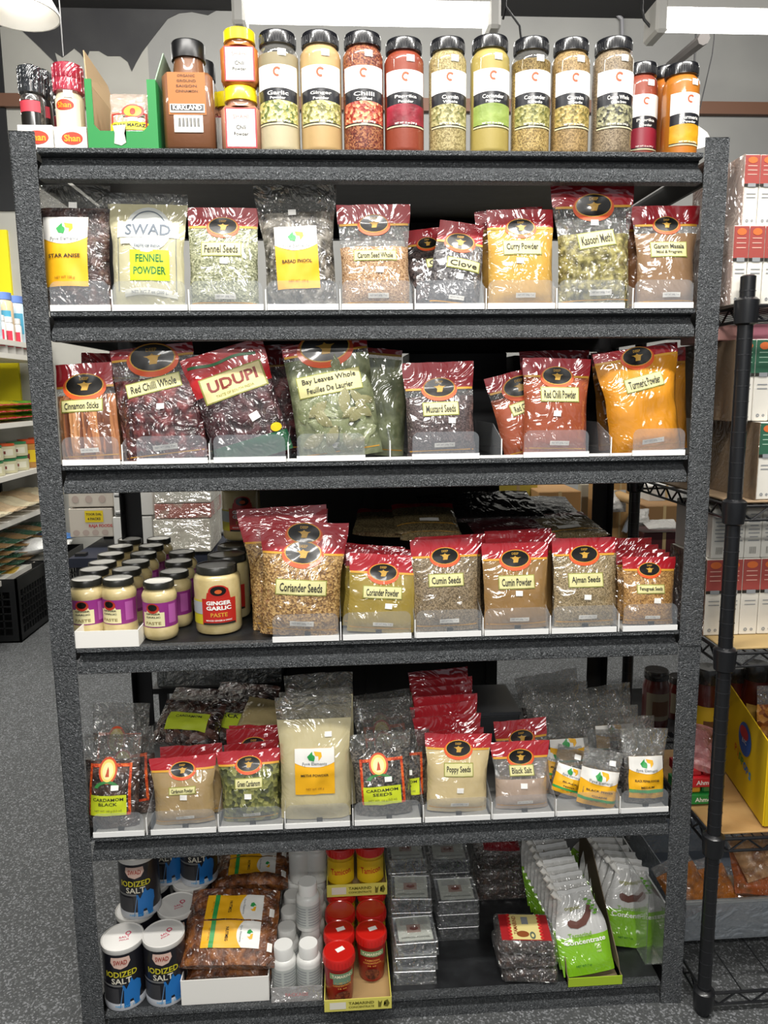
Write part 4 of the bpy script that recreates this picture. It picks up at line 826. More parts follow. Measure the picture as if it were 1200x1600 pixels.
deep('red-topped bag of green cardamom pods', 'green cardamom bags', S4(393, 88, 388, 100, 1172), .045, GC, 'Green Cardamom', hv=.82, fill=.85, lw=.46, lz=.56, lh=.12, emr=.2, tagp=(-.02, .38))
for k, (xt, yt, Y) in enumerate(((392, 1160, .09), (396, 1138, .15), (400, 1133, .20))):
    deep(f'{ORD[k + 1]} red-topped bag in the green cardamom file', 'green cardamom bags', S4(400, 88, xt, 84, yt, Y=Y), .035, GC, None, hv=.78, tagp=None, wt=False, em=(k == 1), emr=.2)
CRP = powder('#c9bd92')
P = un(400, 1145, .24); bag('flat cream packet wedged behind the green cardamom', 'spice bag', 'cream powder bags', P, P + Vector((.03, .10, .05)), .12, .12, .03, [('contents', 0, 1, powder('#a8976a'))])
fyve('large cream bag of fenugreek powder with clear flared top', 'cream powder bags', S4(494, 108, 490, 120, 1088), .05, CRP, 'METHI POWDER', (.0, .41, .56, .37), filmv=.84, tagp=(.2, .70), ck=.004)
fyve('cream bag leaning right behind the large labelled one', 'cream powder bags', S4(506, 104, 492, 112, 1078, Y=.09), .04, CRP, '', (0, .5, .5, .3), filmv=.85, lab=False)
fyve('cream bag with clear top rising at the back', 'cream powder bags', S4(508, 100, 497, 108, 1052, Y=.14), .04, CRP, '', (0, .5, .5, .3), filmv=.84, lab=False, tagp=(.1, .8))
CSD = seed('#3f3a34', '#6a6258', '#221e1a', 200)
laxmi('clear bag of cardamom seeds with orange border and lime label', 'cardamom seed bags', S4(601, 88, 592, 98, 1145, Y=.045), .045, CSD, 'CARDAMOM', l2='SEEDS', filmv=.80)
laxmi('second cardamom seed bag tucked behind on the right', 'cardamom seed bags', S4(630, 80, 628, 86, 1140, Y=.085), .04, CSD, 'CARDAMOM', l2='SEEDS', filmv=.78)
for k, (xt, yt, Y) in enumerate(((600, 1112, .14), (596, 1092, .19), (592, 1082, .24))):
    laxmi(f'{ORD[k + 2]} bag in the file of cardamom seeds, clear top showing', 'cardamom seed bags', S4(608, 84, xt, 96, yt, Y=Y), .04, CSD, '', lab=False, filmv=.7)
POP = powder('#d2bd8c')
deep('red-topped bag of pale poppy seeds', 'poppy seed bags', S4(713, 94, 716, 106, 1146), .045, POP, 'Poppy Seeds', hv=.80, fill=.85, lw=.46, lz=.56, lh=.15, emr=.2, tagp=(.03, .30))
for k, (xt, yt, Y, wt_) in enumerate(((702, 1140, .09, 108), (698, 1118, .13, 108), (692, 1100, .17, 104), (696, 1086, .21, 100), (690, 1072, .25, 96), (690, 1060, .29, 96), (684, 1046, .33, 94))):
    deep(f'{ORD[k + 1]} red-topped bag in the poppy seed file', 'poppy seed bags', S4(708 - 2 * k, 90, xt, wt_, yt, Y=Y), .032, POP, None, hv=.76, tagp=None, wt=False, em=False)
SAL = powder('#b09a88')
deep('red-topped bag of pinkish black salt, half clear', 'black salt bags', S4(815, 82, 812, 94, 1158), .04, SAL, 'Black Salt', hv=.78, clear=.46, fill=.7, lw=.44, lz=.58, lh=.13, emr=.22, tagp=(.02, .36))
deep('second black salt bag with oval emblem above the first', 'black salt bags', S4(822, 80, 812, 84, 1124, Y=.10), .035, SAL, None, hv=.76, clear=.5, tagp=None, wt=False, emr=.22)
# small pepper packs with yellow labels
PEP = seed('#3a3430', '#5e5650', '#1e1a18', 230)
def pk(lb_, xb, wb, xt, wt, yt, Y, title, box, t2=None, tg=None, fv=.5, ct=PEP, lean=.03, lab=True):
    return fyve(lb_, 'small pepper packs', S4(xb, wb, xt, wt, yt, Y=Y, lean=lean), .035, ct, title, box, filmv=fv, green=True, title2=t2, tagp=tg, lab=lab, ck=.005, fmat=film('#a8aaa6', .2, 1.2))
pk('small black pepper pack tilted right beside the black salt', 880, 52, 900, 58, 1170, .085, 'BLACK', (0, .36, .9, .56), 'PEPPER', (.1, .85))
pk('yellow-labelled black pepper pack in the middle of the three', 930, 60, 944, 64, 1172, .035, 'BLACK PEPPER', (-.02, .34, 1.0, .64), 'COARSE', (.25, .80))
pk('yellow-labelled black pepper powder pack nearest the right post', 1006, 64, 1006, 76, 1138, .045, 'BLACK PEPPER POWDER', (0, .36, .84, .56), 'MEDIUM', None)
pk('pepper pack with label edge showing behind the tilted one', 868, 60, 876, 68, 1158, .13, 'BLACK', (0, .50, .98, .60), 'PEPPER', None, .7)
for k, (xb, xt, yt, Y, w_) in enumerate(((890, 886, 1128, .14, 84), (886, 876, 1098, .19, 92), (880, 866, 1070, .25, 104), (872, 852, 1052, .31, 100), (950, 950, 1140, .12, 80), (962, 956, 1104, .18, 84), (955, 940, 1072, .26, 90), (990, 985, 1120, .14, 76), (1004, 1000, 1150, .09, 74))):
    pk(f'{ORD[k]} crumpled clear pepper pack heaped behind the yellow-labelled ones', xb, w_ * .9, xt, w_, yt, Y, '', (0, .55, .8, .4), None, None, .62, mat('#2e2a28', .35, 'seed', '#55504c', '#161312', 120, coat=1, crk=1.3), lab=k in (0, 5))
# grey box behind black salt and dark crates at the rear
P = un(742, 1135, .32); r = empty('storage_box', 'dark grey plastic box behind the black salt bags', 'box', loc=(P.x, .32, zD + .001)); rnd(G().box(0, .13, 0, .2, 0, P.z - zD + .03).obj('box_body', mat('#2e3033', .45), r), .004); G().box(-.003, .133, -.003, .203, P.z - zD + .03, P.z - zD + .04).obj('box_lid', mat('#3a3c40', .4), r)
# ================================================================== shelf 5
zE = Z[5]; zf = zE + .001
NAVY = mat('#14141c', .45, coat=.3); BLUE = mat('#1d6fb8', .5)
Pb = unz(190, 1578, zE); Rc = 32.5 * dep(Pb) / F; Pb.y += Rc * .9
Hc = un(187, 1463, Pb.y).z - zE
def can(P, label, R=Rc, H=Hc, lidrot=0, rz=0, det=True):
    r = empty('salt_canister', label, 'canister', 'black salt canisters', loc=P); r.rotation_euler.z = rz
    G().lathe([(.0, .0), (.99 * R, 0), (R, .004), (R, .018), (.985 * R, .02)], 32).obj('base_rim', mat('#b9bcc2', .4), r, True)
    G().lathe([(.985 * R, .018), (.985 * R, H - .012)], 32).obj('tube', NAVY, r, True)
    l = G().lathe([(.99 * R, H - .014), (1.01 * R, H - .012), (1.01 * R, H - .001), (.97 * R, H), (.93 * R, H - .002), (0, H - .002)], 32).obj('lid', mat('#d9d7d2', .4), r, True)
    tp = topd(H - .002); d_text(tp, .1 * R, -.05 * R, 'SALT', mat('#c23a5a', .5), l, wd=.5 * R, h=.13 * R, eps=.0006, rot=lidrot); d_text(tp, .12 * R, -.25 * R, 'POUR', mat('#c23a5a', .5), l, wd=.45 * R, h=.10 * R, eps=.0006, rot=lidrot); d_ell('spout_mark', tp, .25 * R, .2 * R, .14 * R, .14 * R, mat('#c23a5a', .5), l, .0006, n=14, rings=1, hole=.6)
    if det:
        s = cyl(.985 * R); B_ = .0
        e = d_poly('emblem', s, [(-.42 * R, .88 * H), (.42 * R, .88 * H), (.46 * R, .80 * H), (.3 * R, .72 * H), (0, .69 * H), (-.3 * R, .72 * H), (-.46 * R, .80 * H)], mat('#d8b8aa', .5), r, .0012, cuts=4); d_text(s, 0, .80 * H, 'SWAD', mat('#a03a2c', .5), e, wd=.62 * R, h=.075 * H, eps=.002)
        d_text(s, 0, .60 * H, 'IODIZED', mat('#cdc22c', .5), r, wd=1.5 * R, h=.095 * H, eps=.001, bold=.02); d_text(s, 0, .49 * H, 'SALT', mat('#d9d4c2', .5), r, wd=.95 * R, h=.095 * H, eps=.001, bold=.02)
        d_strip('grey_band', s, -1.2 * R, .05 * R, .40 * H, .43 * H, mat('#6d6d6c', .5), r, .0008, 10, 1); d_strip('grey_panel', s, -1.2 * R, -.15 * R, .12 * H, .37 * H, mat('#37373a', .5), r, .0008, 10, 2)
        q = [(.05, .06), (.30, .06), (.33, .17), (.48, .18), (.55, .06), (.78, .06), (.80, .20), (.92, .30), (.90, .42), (.72, .47), (.55, .46), (.46, .53), (.36, .46), (.2, .36), (.1, .44), (.02, .42), (.12, .30), (.16, .2)]
        d_poly('blue_figure', s, [(x * R, (z - .01) * H) for x, z in q], BLUE, r, .0014, cuts=3); d_poly('stripe_mark', s, [(-.15 * R, .05 * H), (-.11 * R, .05 * H), (.07 * R, .38 * H), (.04 * R, .38 * H)], mat('#5a87b4', .5), r, .001)
        d_text(s, .25 * R, .075 * H, 'NET WT 26 oz', mat('#4fa6d8', .5), r, wd=1.2 * R, h=.03 * H, eps=.0018)
    return r
Xa_ = Pb.x; dR = 2.06 * Rc; Xb_ = unz(255, 1572, zE).x + .0
p_b = unz(255, 1572, zE); y1 = Pb.y; y2 = p_b.y + Rc * .9
can((Xa_, y1, zf), 'black salt canister, white lid, front left corner', rz=.12, lidrot=.1)
can((Xb_, y2, zf), 'black salt canister, white lid, front, second from the left', rz=.1, lidrot=.6)
can((Xa_ + .006, y1 + dR, zf), 'salt canister under the stacked one at the left', rz=.1)
can((Xb_ + .012, y2 + dR, zf), 'salt canister with white lid showing behind the second one', rz=.1, lidrot=.4)
can((Xa_ + .02, y1 + 2 * dR, zf), 'rear lower salt canister at the left', det=False); can((Xb_ + .03, y2 + 2 * dR, zf), 'rear lower salt canister beside the nutmeg bags', det=False)
can((Xa_ + .020, y1 + dR * 1.02, zf + Hc), 'stacked salt canister with blue figure, upper left', rz=.05)
can((Xb_ + .052, y2 + 2.1 * dR, zf + Hc), 'stacked salt canister right of the upper left one, cut by the beam', rz=.1); can((Xa_ + .062, y1 + 2.25 * dR, zf + Hc), 'stacked salt canister between the two upper ones, farther back', rz=.1)
can((Xb_ + .075, y2 + 3.12 * dR, zf), 'rearmost lower salt canister', det=False)
# white box under the nutmeg packs
def ubox(name, label, cat, x0, x1, ybase, ytop, dpt, m, group=None, t=.002, Yoff=0, back=False, z=zf, sidem=None):
    A = unz((x0 + x1) / 2, ybase, z); Y = max(A.y, -.03) + Yoff; a = xat(x0, Y, z); b = xat(x1, Y, z); H = un((x0 + x1) / 2, ytop, Y).z - z; W = b - a
    r = empty(name, label, cat, group, loc=(a, Y, z)); sm_ = sidem or m
    G().box(0, W, 0, t, 0, H).obj('front_panel', m, r); G().box(0, t, t, dpt, 0, H).obj('side_panel', sm_, r); G().box(W - t, W, t, dpt, 0, H).obj('side_panel', sm_, r)
    G().box(t, W - t, t, dpt, 0, .002).obj('base_panel', sm_, r); G().box(t, W - t, dpt - t, dpt, 0, H).obj('back_panel', sm_, r)
    return r, Y, W, H, a
r, Yn, Wn, Hn, an = ubox('box_tray', 'plain white cardboard box front under the nutmeg bags', 'box', 284, 421, 1567, 1529, .26, PAPER)
NUT = mat('#6e3c18', .45, 'noise', '#9c602c', '#42220c', 45, coat=1, crk=1.0, bump=.9)
def nut(label, P0, P1, w, labl=True, T=.05):
    B = bag(label, 'spice bag', 'nutmeg bags', P0, P1, w, w * .98, T, [('contents', 0, 1, NUT)], fill=1.2, ck=.005, gus=.7, waist=0)
    if labl:
        W = w; H = B.H; s = B.surf
        for cz in (.36, .72):
            s2 = lambda x, z, e, cz=cz: s(-.02 * W + z * -1, cz * H + x, e)          # label turned a quarter
            fyve_label(B.root, lambda x, z, e: s(.02 * W + z, cz * H - x, e), 0, 0, .34 * H, .62 * W, 'NUTMEG', True, None, e0=.003)
        d_rect('price_tag', s, .44 * W, .22 * H, .012, .02, PAPER, B.root, .005); d_rect('price_tag', s, .43 * W, .66 * H, .012, .02, PAPER, B.root, .005)
    return B
P0 = Vector((an + Wn / 2 + .004, Yn + .012, zf + Hn + .02)); w_ = 148 * dep(P0) / F
tp = un(370, 1392, Yn + .17)
nut('top nutmeg bag with two yellow labels turned sideways', P0, tp, w_)
nut('lower nutmeg bag in the white box', P0 + Vector((0, .01, -.045)), P0 + Vector((.01, .17, .01)), w_ * .9, False)
P = un(390, 1390, .27); nut('rear nutmeg bag with label in shadow', P, P + Vector((.0, .15, .04)), w_ * .9); P = un(400, 1352, .42); nut('rearmost nutmeg bag in shadow', P, P + Vector((.0, .12, .03)), w_ * .9)
# small white bottles
WB = mat('#d2d2ce', .4, coat=.2)
Pq = unz(444, 1560, zE); Rw = 19.5 * dep(Pq) / F; Pq.y += Rw; Hw = un(444, 1476, Pq.y).z - zE
def wbot(P, label, det=True):
    R, H = Rw, Hw; r = empty('pill_bottle', label, 'bottle', 'small white plastic bottles', loc=P)
    G().lathe([(0, 0), (.92 * R, 0), (R, .02 * H), (R, .66 * H), (.93 * R, .72 * H), (.72 * R, .76 * H)], 24).obj('bottle', WB, r, True)
    cp = G().lathe([(.74 * R, .755 * H), (.78 * R, .76 * H), (.78 * R, .97 * H), (.74 * R, H), (0, H)], 24).obj('cap', mat('#dededa', .4), r, True)
    if det:
        s = cyl(R); lb = d_strip('label', s, -R * 1.45, R * 1.45, .10 * H, .60 * H, mat('#b4b8b4', .5), r, .0006, 16, 2)
        for k in range(7): d_strip('text_line', s, -R * (1.2 - .1 * (k % 3)), -R * .15, (.16 + .06 * k) * H, (.18 + .06 * k) * H, LGREY, lb, .0011, 8, 1); d_strip('text_line', s, R * .05, R * (1.2 - .15 * (k % 2)), (.16 + .06 * k) * H, (.18 + .06 * k) * H, LGREY, lb, .0011, 8, 1)
    return r
b0 = wbot((Pq.x, Pq.y, zf + .001), 'small white bottle at the front left of its tray'); Xr = unz(483, 1558, zE).x
wbot((Xr, Pq.y, zf + .001), 'small white bottle at the front right of its tray')
for k in range(1, 6):
    wbot((Pq.x + .004 * k, Pq.y + 2.05 * Rw * k, zf + .001), f'white bottle in the {ORD[k]} row, left file', k < 3); wbot((Xr + .004 * k, Pq.y + 2.05 * Rw * k, zf + .001), f'white bottle in the {ORD[k]} row, right file', False)
wbot((Xr - .001, Pq.y + 2.05 * Rw, zf + Hw + .002), 'single white bottle standing on top of the others')
for k in (4, 5):
    wbot((Pq.x + .008 * k, Pq.y + 2.05 * Rw * k, zf + Hw + .002), f'stacked white bottle deep on the shelf, left, row {ORD[k]}', False); wbot((Xr + .004 * k, Pq.y + 2.05 * Rw * k, zf + Hw + .002), f'stacked white bottle deep on the shelf, right, row {ORD[k]}', False)
r, Yt, Wt, Ht, at_ = ubox('bottle_tray', 'clear shrink-wrapped tray around the small white bottles', 'tray', 424, 504, 1565, 1542, 13.5 * Rw, film('#d8d4d2', .4, .5)); d_text(flat(0), Wt / 2, Ht * .5, 'PACKAGE', mat('#c58a8a', .5), r, wd=Wt * .45, eps=.001)
# tamarind concentrate tubs
RL = mat('#c01a14', .35, coat=.5); TB = mat('#9c1a16', .4, coat=.4); YT = mat('#d8cf62', .55)
Pl = unz(582, 1540, zE); Rt = 24.5 * dep(Pl) / F; Pl.y += Rt; Ht_ = un(583, 1453, Pl.y).z - zE
def tub(P, label, sty=0, tagd=True, rz=0):
    R, H = Rt, Ht_; r = empty('tamarind_tub', label, 'tub', 'red-lidded tamarind tubs', loc=P); r.rotation_euler.z = rz
    G().lathe([(0, 0), (.78 * R, 0), (.82 * R, .02 * H), (.94 * R, .76 * H), (.94 * R, .80 * H)], 28).obj('tub_body', TB if sty == 0 else mat('#c8a01c', .4, coat=.4), r, True)
    l = G().lathe([(.96 * R, .79 * H), (R, .80 * H), (R, .96 * H), (.96 * R, .985 * H), (.90 * R, .99 * H), (.86 * R, .975 * H), (0, .975 * H)], 28).obj('lid', RL, r, True)
    g = G()
    for i in range(28): t = 2 * math.pi * i / 28; g.tube((R * math.cos(t), R * math.sin(t), .81 * H), (R * math.cos(t), R * math.sin(t), .95 * H), .0008, 4)
    g.obj('grip_ridge', RL, l)
    if tagd: d_rect('price_tag', topd(.975 * H), .1 * R, .1 * R, .022, .014, PAPER, r, .0006, rot=.35)
    s = cyl(.90 * R)
    if sty == 0:
        lb = d_strip('label', s, -.75 * R, .75 * R, .60 * H, .72 * H, mat('#7c9468', .5), r, .0030, 10, 1); d_text(s, 0, .66 * H, 'TAMARIND', mat('#e8e2c0', .5), lb, wd=1.2 * R, h=.06 * H, eps=.004)
        for k in range(3): d_text(s, 0, (.52 - .06 * k) * H, ('TAMCON', 'CONCENTRATE', '16 oz')[k], mat('#e0a04c', .5), r, wd=(.9, 1.1, .5)[k] * R, h=.035 * H, eps=.0032)
        d_ell('tamarind_picture', s, 0, .22 * H, .42 * R, .12 * H, mat('#54231a', .5, 'seed', '#7c4028', '#34140f', 160), r, .0038)
    else:
        lb = d_strip('label', s, -1.1 * R, 1.1 * R, .20 * H, .72 * H, mat('#d8b41c', .45), r, .0030, 14, 2); d_text(s, 0, .5 * H, 'Tamicon', mat('#b8261c', .5), lb, wd=1.3 * R, h=.14 * H, eps=.004, rot=.1)
    return r
Xl = unz(531, 1560, zE).x
Yf = Pl.y - 2.0 * Rt
o = tub((Xl, Yf + .012, zf + .003), 'red-lidded tamarind tub at the very front of its yellow tray', rz=.2)
d_rect('label_block', cyl(.93 * Rt), .0, .60 * Ht_, 1.1 * Rt, .22 * Ht_, mat('#6f8a72', .5), o, .002)
tub((Pl.x, Pl.y, zf + .003), 'red-lidded tamarind tub with full label showing on the right')
tub((Xl + .001, Pl.y + .005, zf + .003), 'red-lidded tamarind tub behind the front one, left file')
for k in (1, 2, 3):
    tub((Xl + .004 * k, Pl.y + 2.03 * Rt * k, zf + .003), f'tamarind tub without tag, left file, {ORD[k + 1]} from its front', 1, False); tub((Pl.x + .004 * k, Pl.y + 2.03 * Rt * k, zf + .003), f'tamarind tub without tag, right file, {ORD[k]} behind the labelled one', 1, False)
def ytray(label, x0, x1, Yv, zz, hpx=None, H=.032):
    a = xat(x0, Yv, zz); b = xat(x1, Yv, zz); W = b - a; dp = 2.03 * Rt * 4.6 + .02 if zz < .1 else .22
    r = empty('display_tray', label, 'tray', 'yellow tamarind display trays', loc=(a, Yv, zz))
    G().box(0, W, 0, .002, 0, H).obj('front_panel', YT, r); G().box(0, .002, .002, dp, 0, H).obj('side_panel', YT, r); G().box(W - .002, W, .002, dp, 0, H).obj('side_panel', YT, r); G().box(.002, W - .002, .002, dp, 0, .002).obj('base_panel', mat('#a88a5c', .7), r)
    s = flat(0); OI = mat('#6a6420', .5)
    d_rect('white_panel', s, .2 * W, .5 * H, .24 * W, .6 * H, mat('#e0dccc', .5), r, .0008); d_text(s, .55 * W, .66 * H, 'TAMARIND', OI, r, wd=.38 * W, h=.24 * H, eps=.0008, bold=.03); d_text(s, .55 * W, .32 * H, 'CONCENTRATE', OI, r, wd=.38 * W, h=.17 * H, eps=.0008, bold=.03)
    d_poly('tamarind_mark', s, [(.80 * W, .2 * H), (.84 * W, .2 * H), (.86 * W, .8 * H), (.83 * W, .6 * H), (.80 * W, .8 * H)], OI, r, .0008); d_poly('tamarind_mark', s, [(.88 * W, .3 * H), (.94 * W, .2 * H), (.97 * W, .5 * H), (.94 * W, .85 * H), (.89 * W, .7 * H), (.92 * W, .5 * H)], OI, r, .0008)
    return r
ytray('yellow display tray lip hanging over the bottom beam', 507, 612, Yf - Rt + .004, zf)
ru = Pl.y + 2.03 * Rt * 1.6; zz = zf + Ht_ + .004
ytray('upper yellow display tray stacked on the red lids', 511, 605, ru, zz, H=.036)
Au = xat(533, ru + Rt, zz)
tub((Au, ru + Rt + .01, zz + .003), 'yellow tamarind tub, left, in the upper tray', 1, False); tub((Au + 2.05 * Rt, ru + Rt + .01, zz + .003), 'yellow tamarind tub, right, in the upper tray', 1, False)
# foil packs
FOI = mat('#b9bbbd', .22, metal=.9, crk=0, tex='noise', c2='#d0d2d4', c3='#8d9092', scale=60, bump=.6)
def foil(P, label, w=.115, d=.10, h=.036, rz=0, card=True):
    r = empty('foil_pack', label, 'foil pack', 'foil trays of saffron sweets', loc=P); r.rotation_euler.z = rz
    g = G(); g.v = [(-w * .43, 0 + d * .06, 0), (w * .43, d * .06, 0), (w * .43, d * .94, 0), (-w * .43, d * .94, 0), (-w / 2, 0, h), (w / 2, 0, h), (w / 2, d, h), (-w / 2, d, h)]; g.f = [(0, 3, 2, 1), (4, 5, 6, 7), (0, 1, 5, 4), (1, 2, 6, 5), (2, 3, 7, 6), (3, 0, 4, 7)]
    o = g.obj('foil_tray', FOI, r)
    G().tube((-w / 2, 0, h), (w / 2, 0, h), .0014, 6).tube((w / 2, 0, h), (w / 2, d, h), .0014, 6).tube((-w / 2, 0, h), (-w / 2, d, h), .0014, 6).tube((-w / 2, d, h), (w / 2, d, h), .0014, 6).obj('rolled_rim', mat('#d9dbdd', .25, metal=.8), r)
    if card:
        c = G().box(-w * .42, w * .42, .008, d * .95, h + .001, h + .0025).obj('label_card', mat('#c0c4ba', .5), r); s = topd(h + .0025); zc_ = lambda q: .008 + (d * .95 - .008) * q
        d_rect('picture', s, -.02 * w, zc_(.5), .34 * w, .30 * d, mat('#a88c80', .5), c, .0006); d_ell('picture_spot', s, -.01 * w, zc_(.5), .11 * w, .08 * d, mat('#7a3424', .5), c, .001, n=12, rings=1)
        for k in range(5): d_rect('text_line', s, -.16 * w, zc_(.68 + .055 * k), .36 * w, .018 * d, LGREY, c, .0006, nx=1, nz=1); d_rect('text_line', s, .24 * w, zc_(.68 + .055 * k), .26 * w, .016 * d, LGREY, c, .0006, nx=1, nz=1)
        d_text(s, 0, zc_(.12), 'SAFFRON POWDER', mat('#5a5f54', .5), c, wd=.7 * w, eps=.0006)
    wb_ = G(); k = .003; wb_.box(-w / 2 - k, w / 2 + k, -k, d + k, -.0, h + .006); wb_.v = [(x * (1 + .03 * math.sin(i)), y, z) for i, (x, y, z) in enumerate(wb_.v)]; wb_.obj('clear_wrap', film('#c9cccc', .06, 1.2, gl=.2), r)
    return r
A = unz(648, 1538, zE); wf = 64 * dep(A) / F; Y1 = A.y
for i in range(3): foil((A.x + .003 * i, Y1, zf + .041 * i), f'foil pack, {("bottom", "middle", "top")[i]} of the front stack beside the tubs', wf, rz=.03 * (i - 1), card=True)
for i in range(4): foil((A.x + .004, Y1 + .115, zf + .041 * i), f'foil pack, {("bottom", "second", "third", "top")[i]} of the second stack back, left column', wf, rz=-.03 * (i - 1), card=i == 3)
for i in range(5): foil((A.x + .004, Y1 + .23, zf + .041 * i), f'foil pack, {("bottom", "second", "third", "fourth", "top")[i]} of the third stack back, left column', wf, card=i == 4)
A2 = unz(716, 1468, zE); w2 = 62 * dep(A2) / F
for i in range(3): foil((A2.x, A2.y, zf + .041 * i), f'foil pack, {("bottom", "middle", "top")[i]} of the front stack in the right column', w2, card=i == 2)
for i in range(4): foil((A2.x - .004, A2.y + .125, zf + .041 * i), f'foil pack, {("bottom", "second", "third", "top")[i]} of the rear stack in the right column', w2, card=i == 3)
# tamarind slab packs
TAM = mat('#2e1c16', .4, 'noise', '#5e4030', '#1a0f0c', 50, coat=1, crk=1.0, bump=1)
def slab(label, P, w, d, h, rz=0, lab=True, red=True):
    r = empty('tamarind_slab', label, 'slab pack', 'pressed tamarind slabs', loc=P); r.rotation_euler.z = rz
    g = G(); nx, ny = 10, 10; rn = random.Random(len(label))
    o = rnd(G().box(-w / 2, w / 2, 0, d, 0, h).obj('slab_body', TAM, r), .008); o.data.polygons.foreach_set('use_smooth', [True] * len(o.data.polygons))
    rnd(G().box(-w / 2 - .003, w / 2 + .003, -.003, d + .003, 0, h + .002).obj('clear_wrap', film('#c9c4c0', .05, 1.3, gl=.2), r), .008)
    if lab:
        s = topd(h + .003); zc_ = lambda q: d * q; x_ = lambda q: w * q
        l = G().box(-w * .44, w * .44, d * .08, d * .92, h + .001, h + .0024).obj('label', mat('#a01c20', .5), r)
        c = d_strip('label_face', s, -w * .27, w * .28, d * .09, d * .91, mat('#e0d08a', .5), l, .0005, 8, 8)
        for q in range(8): d_ell('scallop', s, -w * .27, d * (.14 + .105 * q), w * .035, d * .05, mat('#c42a28', .5), c, .001, n=10, rings=1); d_ell('scallop', s, w * .28, d * (.14 + .105 * q), w * .035, d * .05, mat('#c42a28', .5), c, .001, n=10, rings=1)
        d_text(s, -.17 * w, d * .55, 'TAMARIND', mat('#8c3a1c', .5), c, wd=d * .6, h=w * .07, rot=math.pi / 2, eps=.0012); d_ell('tamarind_picture', s, -.05 * w, d * .26, w * .11, d * .10, mat('#8c4a24', .5), c, .0012); d_ell('tamarind_picture', s, .12 * w, d * .22, w * .05, d * .12, mat('#5f6a5c', .5), c, .0012, hole=.5)
        d_rect('price_tag', s, .02 * w, d * .70, w * .12, d * .24, LGREY, c, .0012)
    return r
A = unz(828, 1538, zE); ws = 88 * dep(A) / F
slab('tamarind slab at the bottom of the front stack', (A.x, A.y, zf), ws * .95, .105, .038, -.12, False); slab('tamarind slab in the middle of the front stack', (A.x - .004, A.y + .002, zf + .042), ws * 1.02, .108, .036, -.02, False)
slab('tamarind slab with red and cream label topping the front stack', (A.x - .008, A.y + .002, zf + .082), ws, .115, .034, -.1)
A = unz(785, 1408, zE)
for i in range(3): slab(f'dark tamarind slab, {("bottom", "middle", "top")[i]} of the unlit rear stack', (A.x, A.y, zf + .05 * i), ws * 1.02, .11, .046, 0, False)
P = un(775, 1338, A.y + .02); o = bag('red packet with leaf print lying on the dark slabs', 'spice bag', None, (A.x - .0, A.y + .02, zf + .155), (A.x + .01, A.y + .13, zf + .19), .11, .11, .02, [('contents', 0, 1, mat('#8a1420', .4, coat=1, crk=1))]); d_ell('leaf_print', o.surf, .02, .05, .016, .02, mat('#3c6b2c', .5), o.root, .002); d_ell('fruit_print', o.surf, .04, .05, .014, .018, mat('#b8923c', .5), o.root, .002)
# spouted concentrate pouches
PW_ = mat('#c9c9c6', .35, coat=.9, crk=.5); PG = mat('#86c222', .4, coat=.7, crk=.5)
def pouch(label, P0, P1, w, det=True):
    B = bag(label, 'pouch', 'green and white concentrate pouches', P0, P1, w, w * .66, .03, [('lower_panel', 0, .45, PG), ('upper_panel', .45, .94, PW_), ('seal_strip', .94, 1, mat('#d4d4d2', .35, coat=.6))], fill=.95, name='concentrate_pouch', ck=.0012, waist=-.02, NZ=22)
    s = B.surf; H = B.H; W = w
    if det:
        pod = [(-.30, .60), (-.26, .57), (-.12, .55), (.06, .58), (.18, .66), (.24, .74), (.22, .80), (.16, .80), (.10, .72), (.0, .66), (-.12, .63), (-.24, .66), (-.30, .64)]
        d_poly('pod_picture', s, [((x * .96 + .02) * W, (z - .0) * H) for x, z in pod], mat('#5c342a', .5), B.root, .0022)
        for q in range(7): d_ell('leaflet', s, (.18 + .02 * q + .05 * (q % 2)) * W, (.86 - .028 * q) * H, .045 * W, .014 * H, mat('#5e9a2c', .5), B.root, .0026 + .0001 * q, n=10, rings=1)
        d_text(s, -.12 * W, .78 * H, 'organic', OLIVE, B.root, wd=.3 * W, eps=.0022); d_text(s, -.08 * W, .475 * H, 'Tamarind', mat('#7fae3c', .5), B.root, wd=.45 * W, eps=.0022); d_text(s, .0, .40 * H, 'Concentrate', PAPER, B.root, wd=.82 * W, h=.06 * H, eps=.0022, bold=.02)
        d_text(s, -.1 * W, .12 * H, 'NET WT 7 oz', DKG, B.root, wd=.3 * W, eps=.0022); d_text(s, .24 * W, .3 * H, 'pure\nand\nreal', mat('#d8e6b0', .5), B.root, wd=.12 * W, eps=.0022)
    # corner spout on the left shoulder
    a = Vector(s(-.33 * w * .9, .90 * H, 0)); G().tube(a + Vector((.006, .004, -.008)), a + Vector((-.012, .002, .012)), .0055, 10).obj('spout', WHITE, B.root, True); G().tube(a + Vector((-.010, .002, .009)), a + Vector((-.020, .001, .022)), .0085, 12).obj('spout_cap', WHITE, B.root, True)
    return B
r, Yp, Wp, Hp, ap = ubox('display_tray', 'green-edged brown cardboard tray holding the concentrate pouches', 'tray', 888, 972, 1540, 1527, .36, mat('#a3c02c', .55), sidem=mat('#7a6a50', .7))
g = G(); g.prism([(0, 0)] * 0 or [(.002, .0), (.004, .0), (.004, .0)], 0, 0) if 0 else None
for sx in (0, Wp - .002): quad('tall_side', [(sx, .004, 0), (sx, .36, 0), (sx, .36, .22), (sx, .25, .22), (sx, .03, .05)], mat('#6a5c48', .7), r)
P0 = Vector((ap + Wp / 2 - .006, Yp + .03, zf + .012)); P1 = un(896, 1388, Yp + .11); w_ = 82 * dep(P0) / F
N = 11
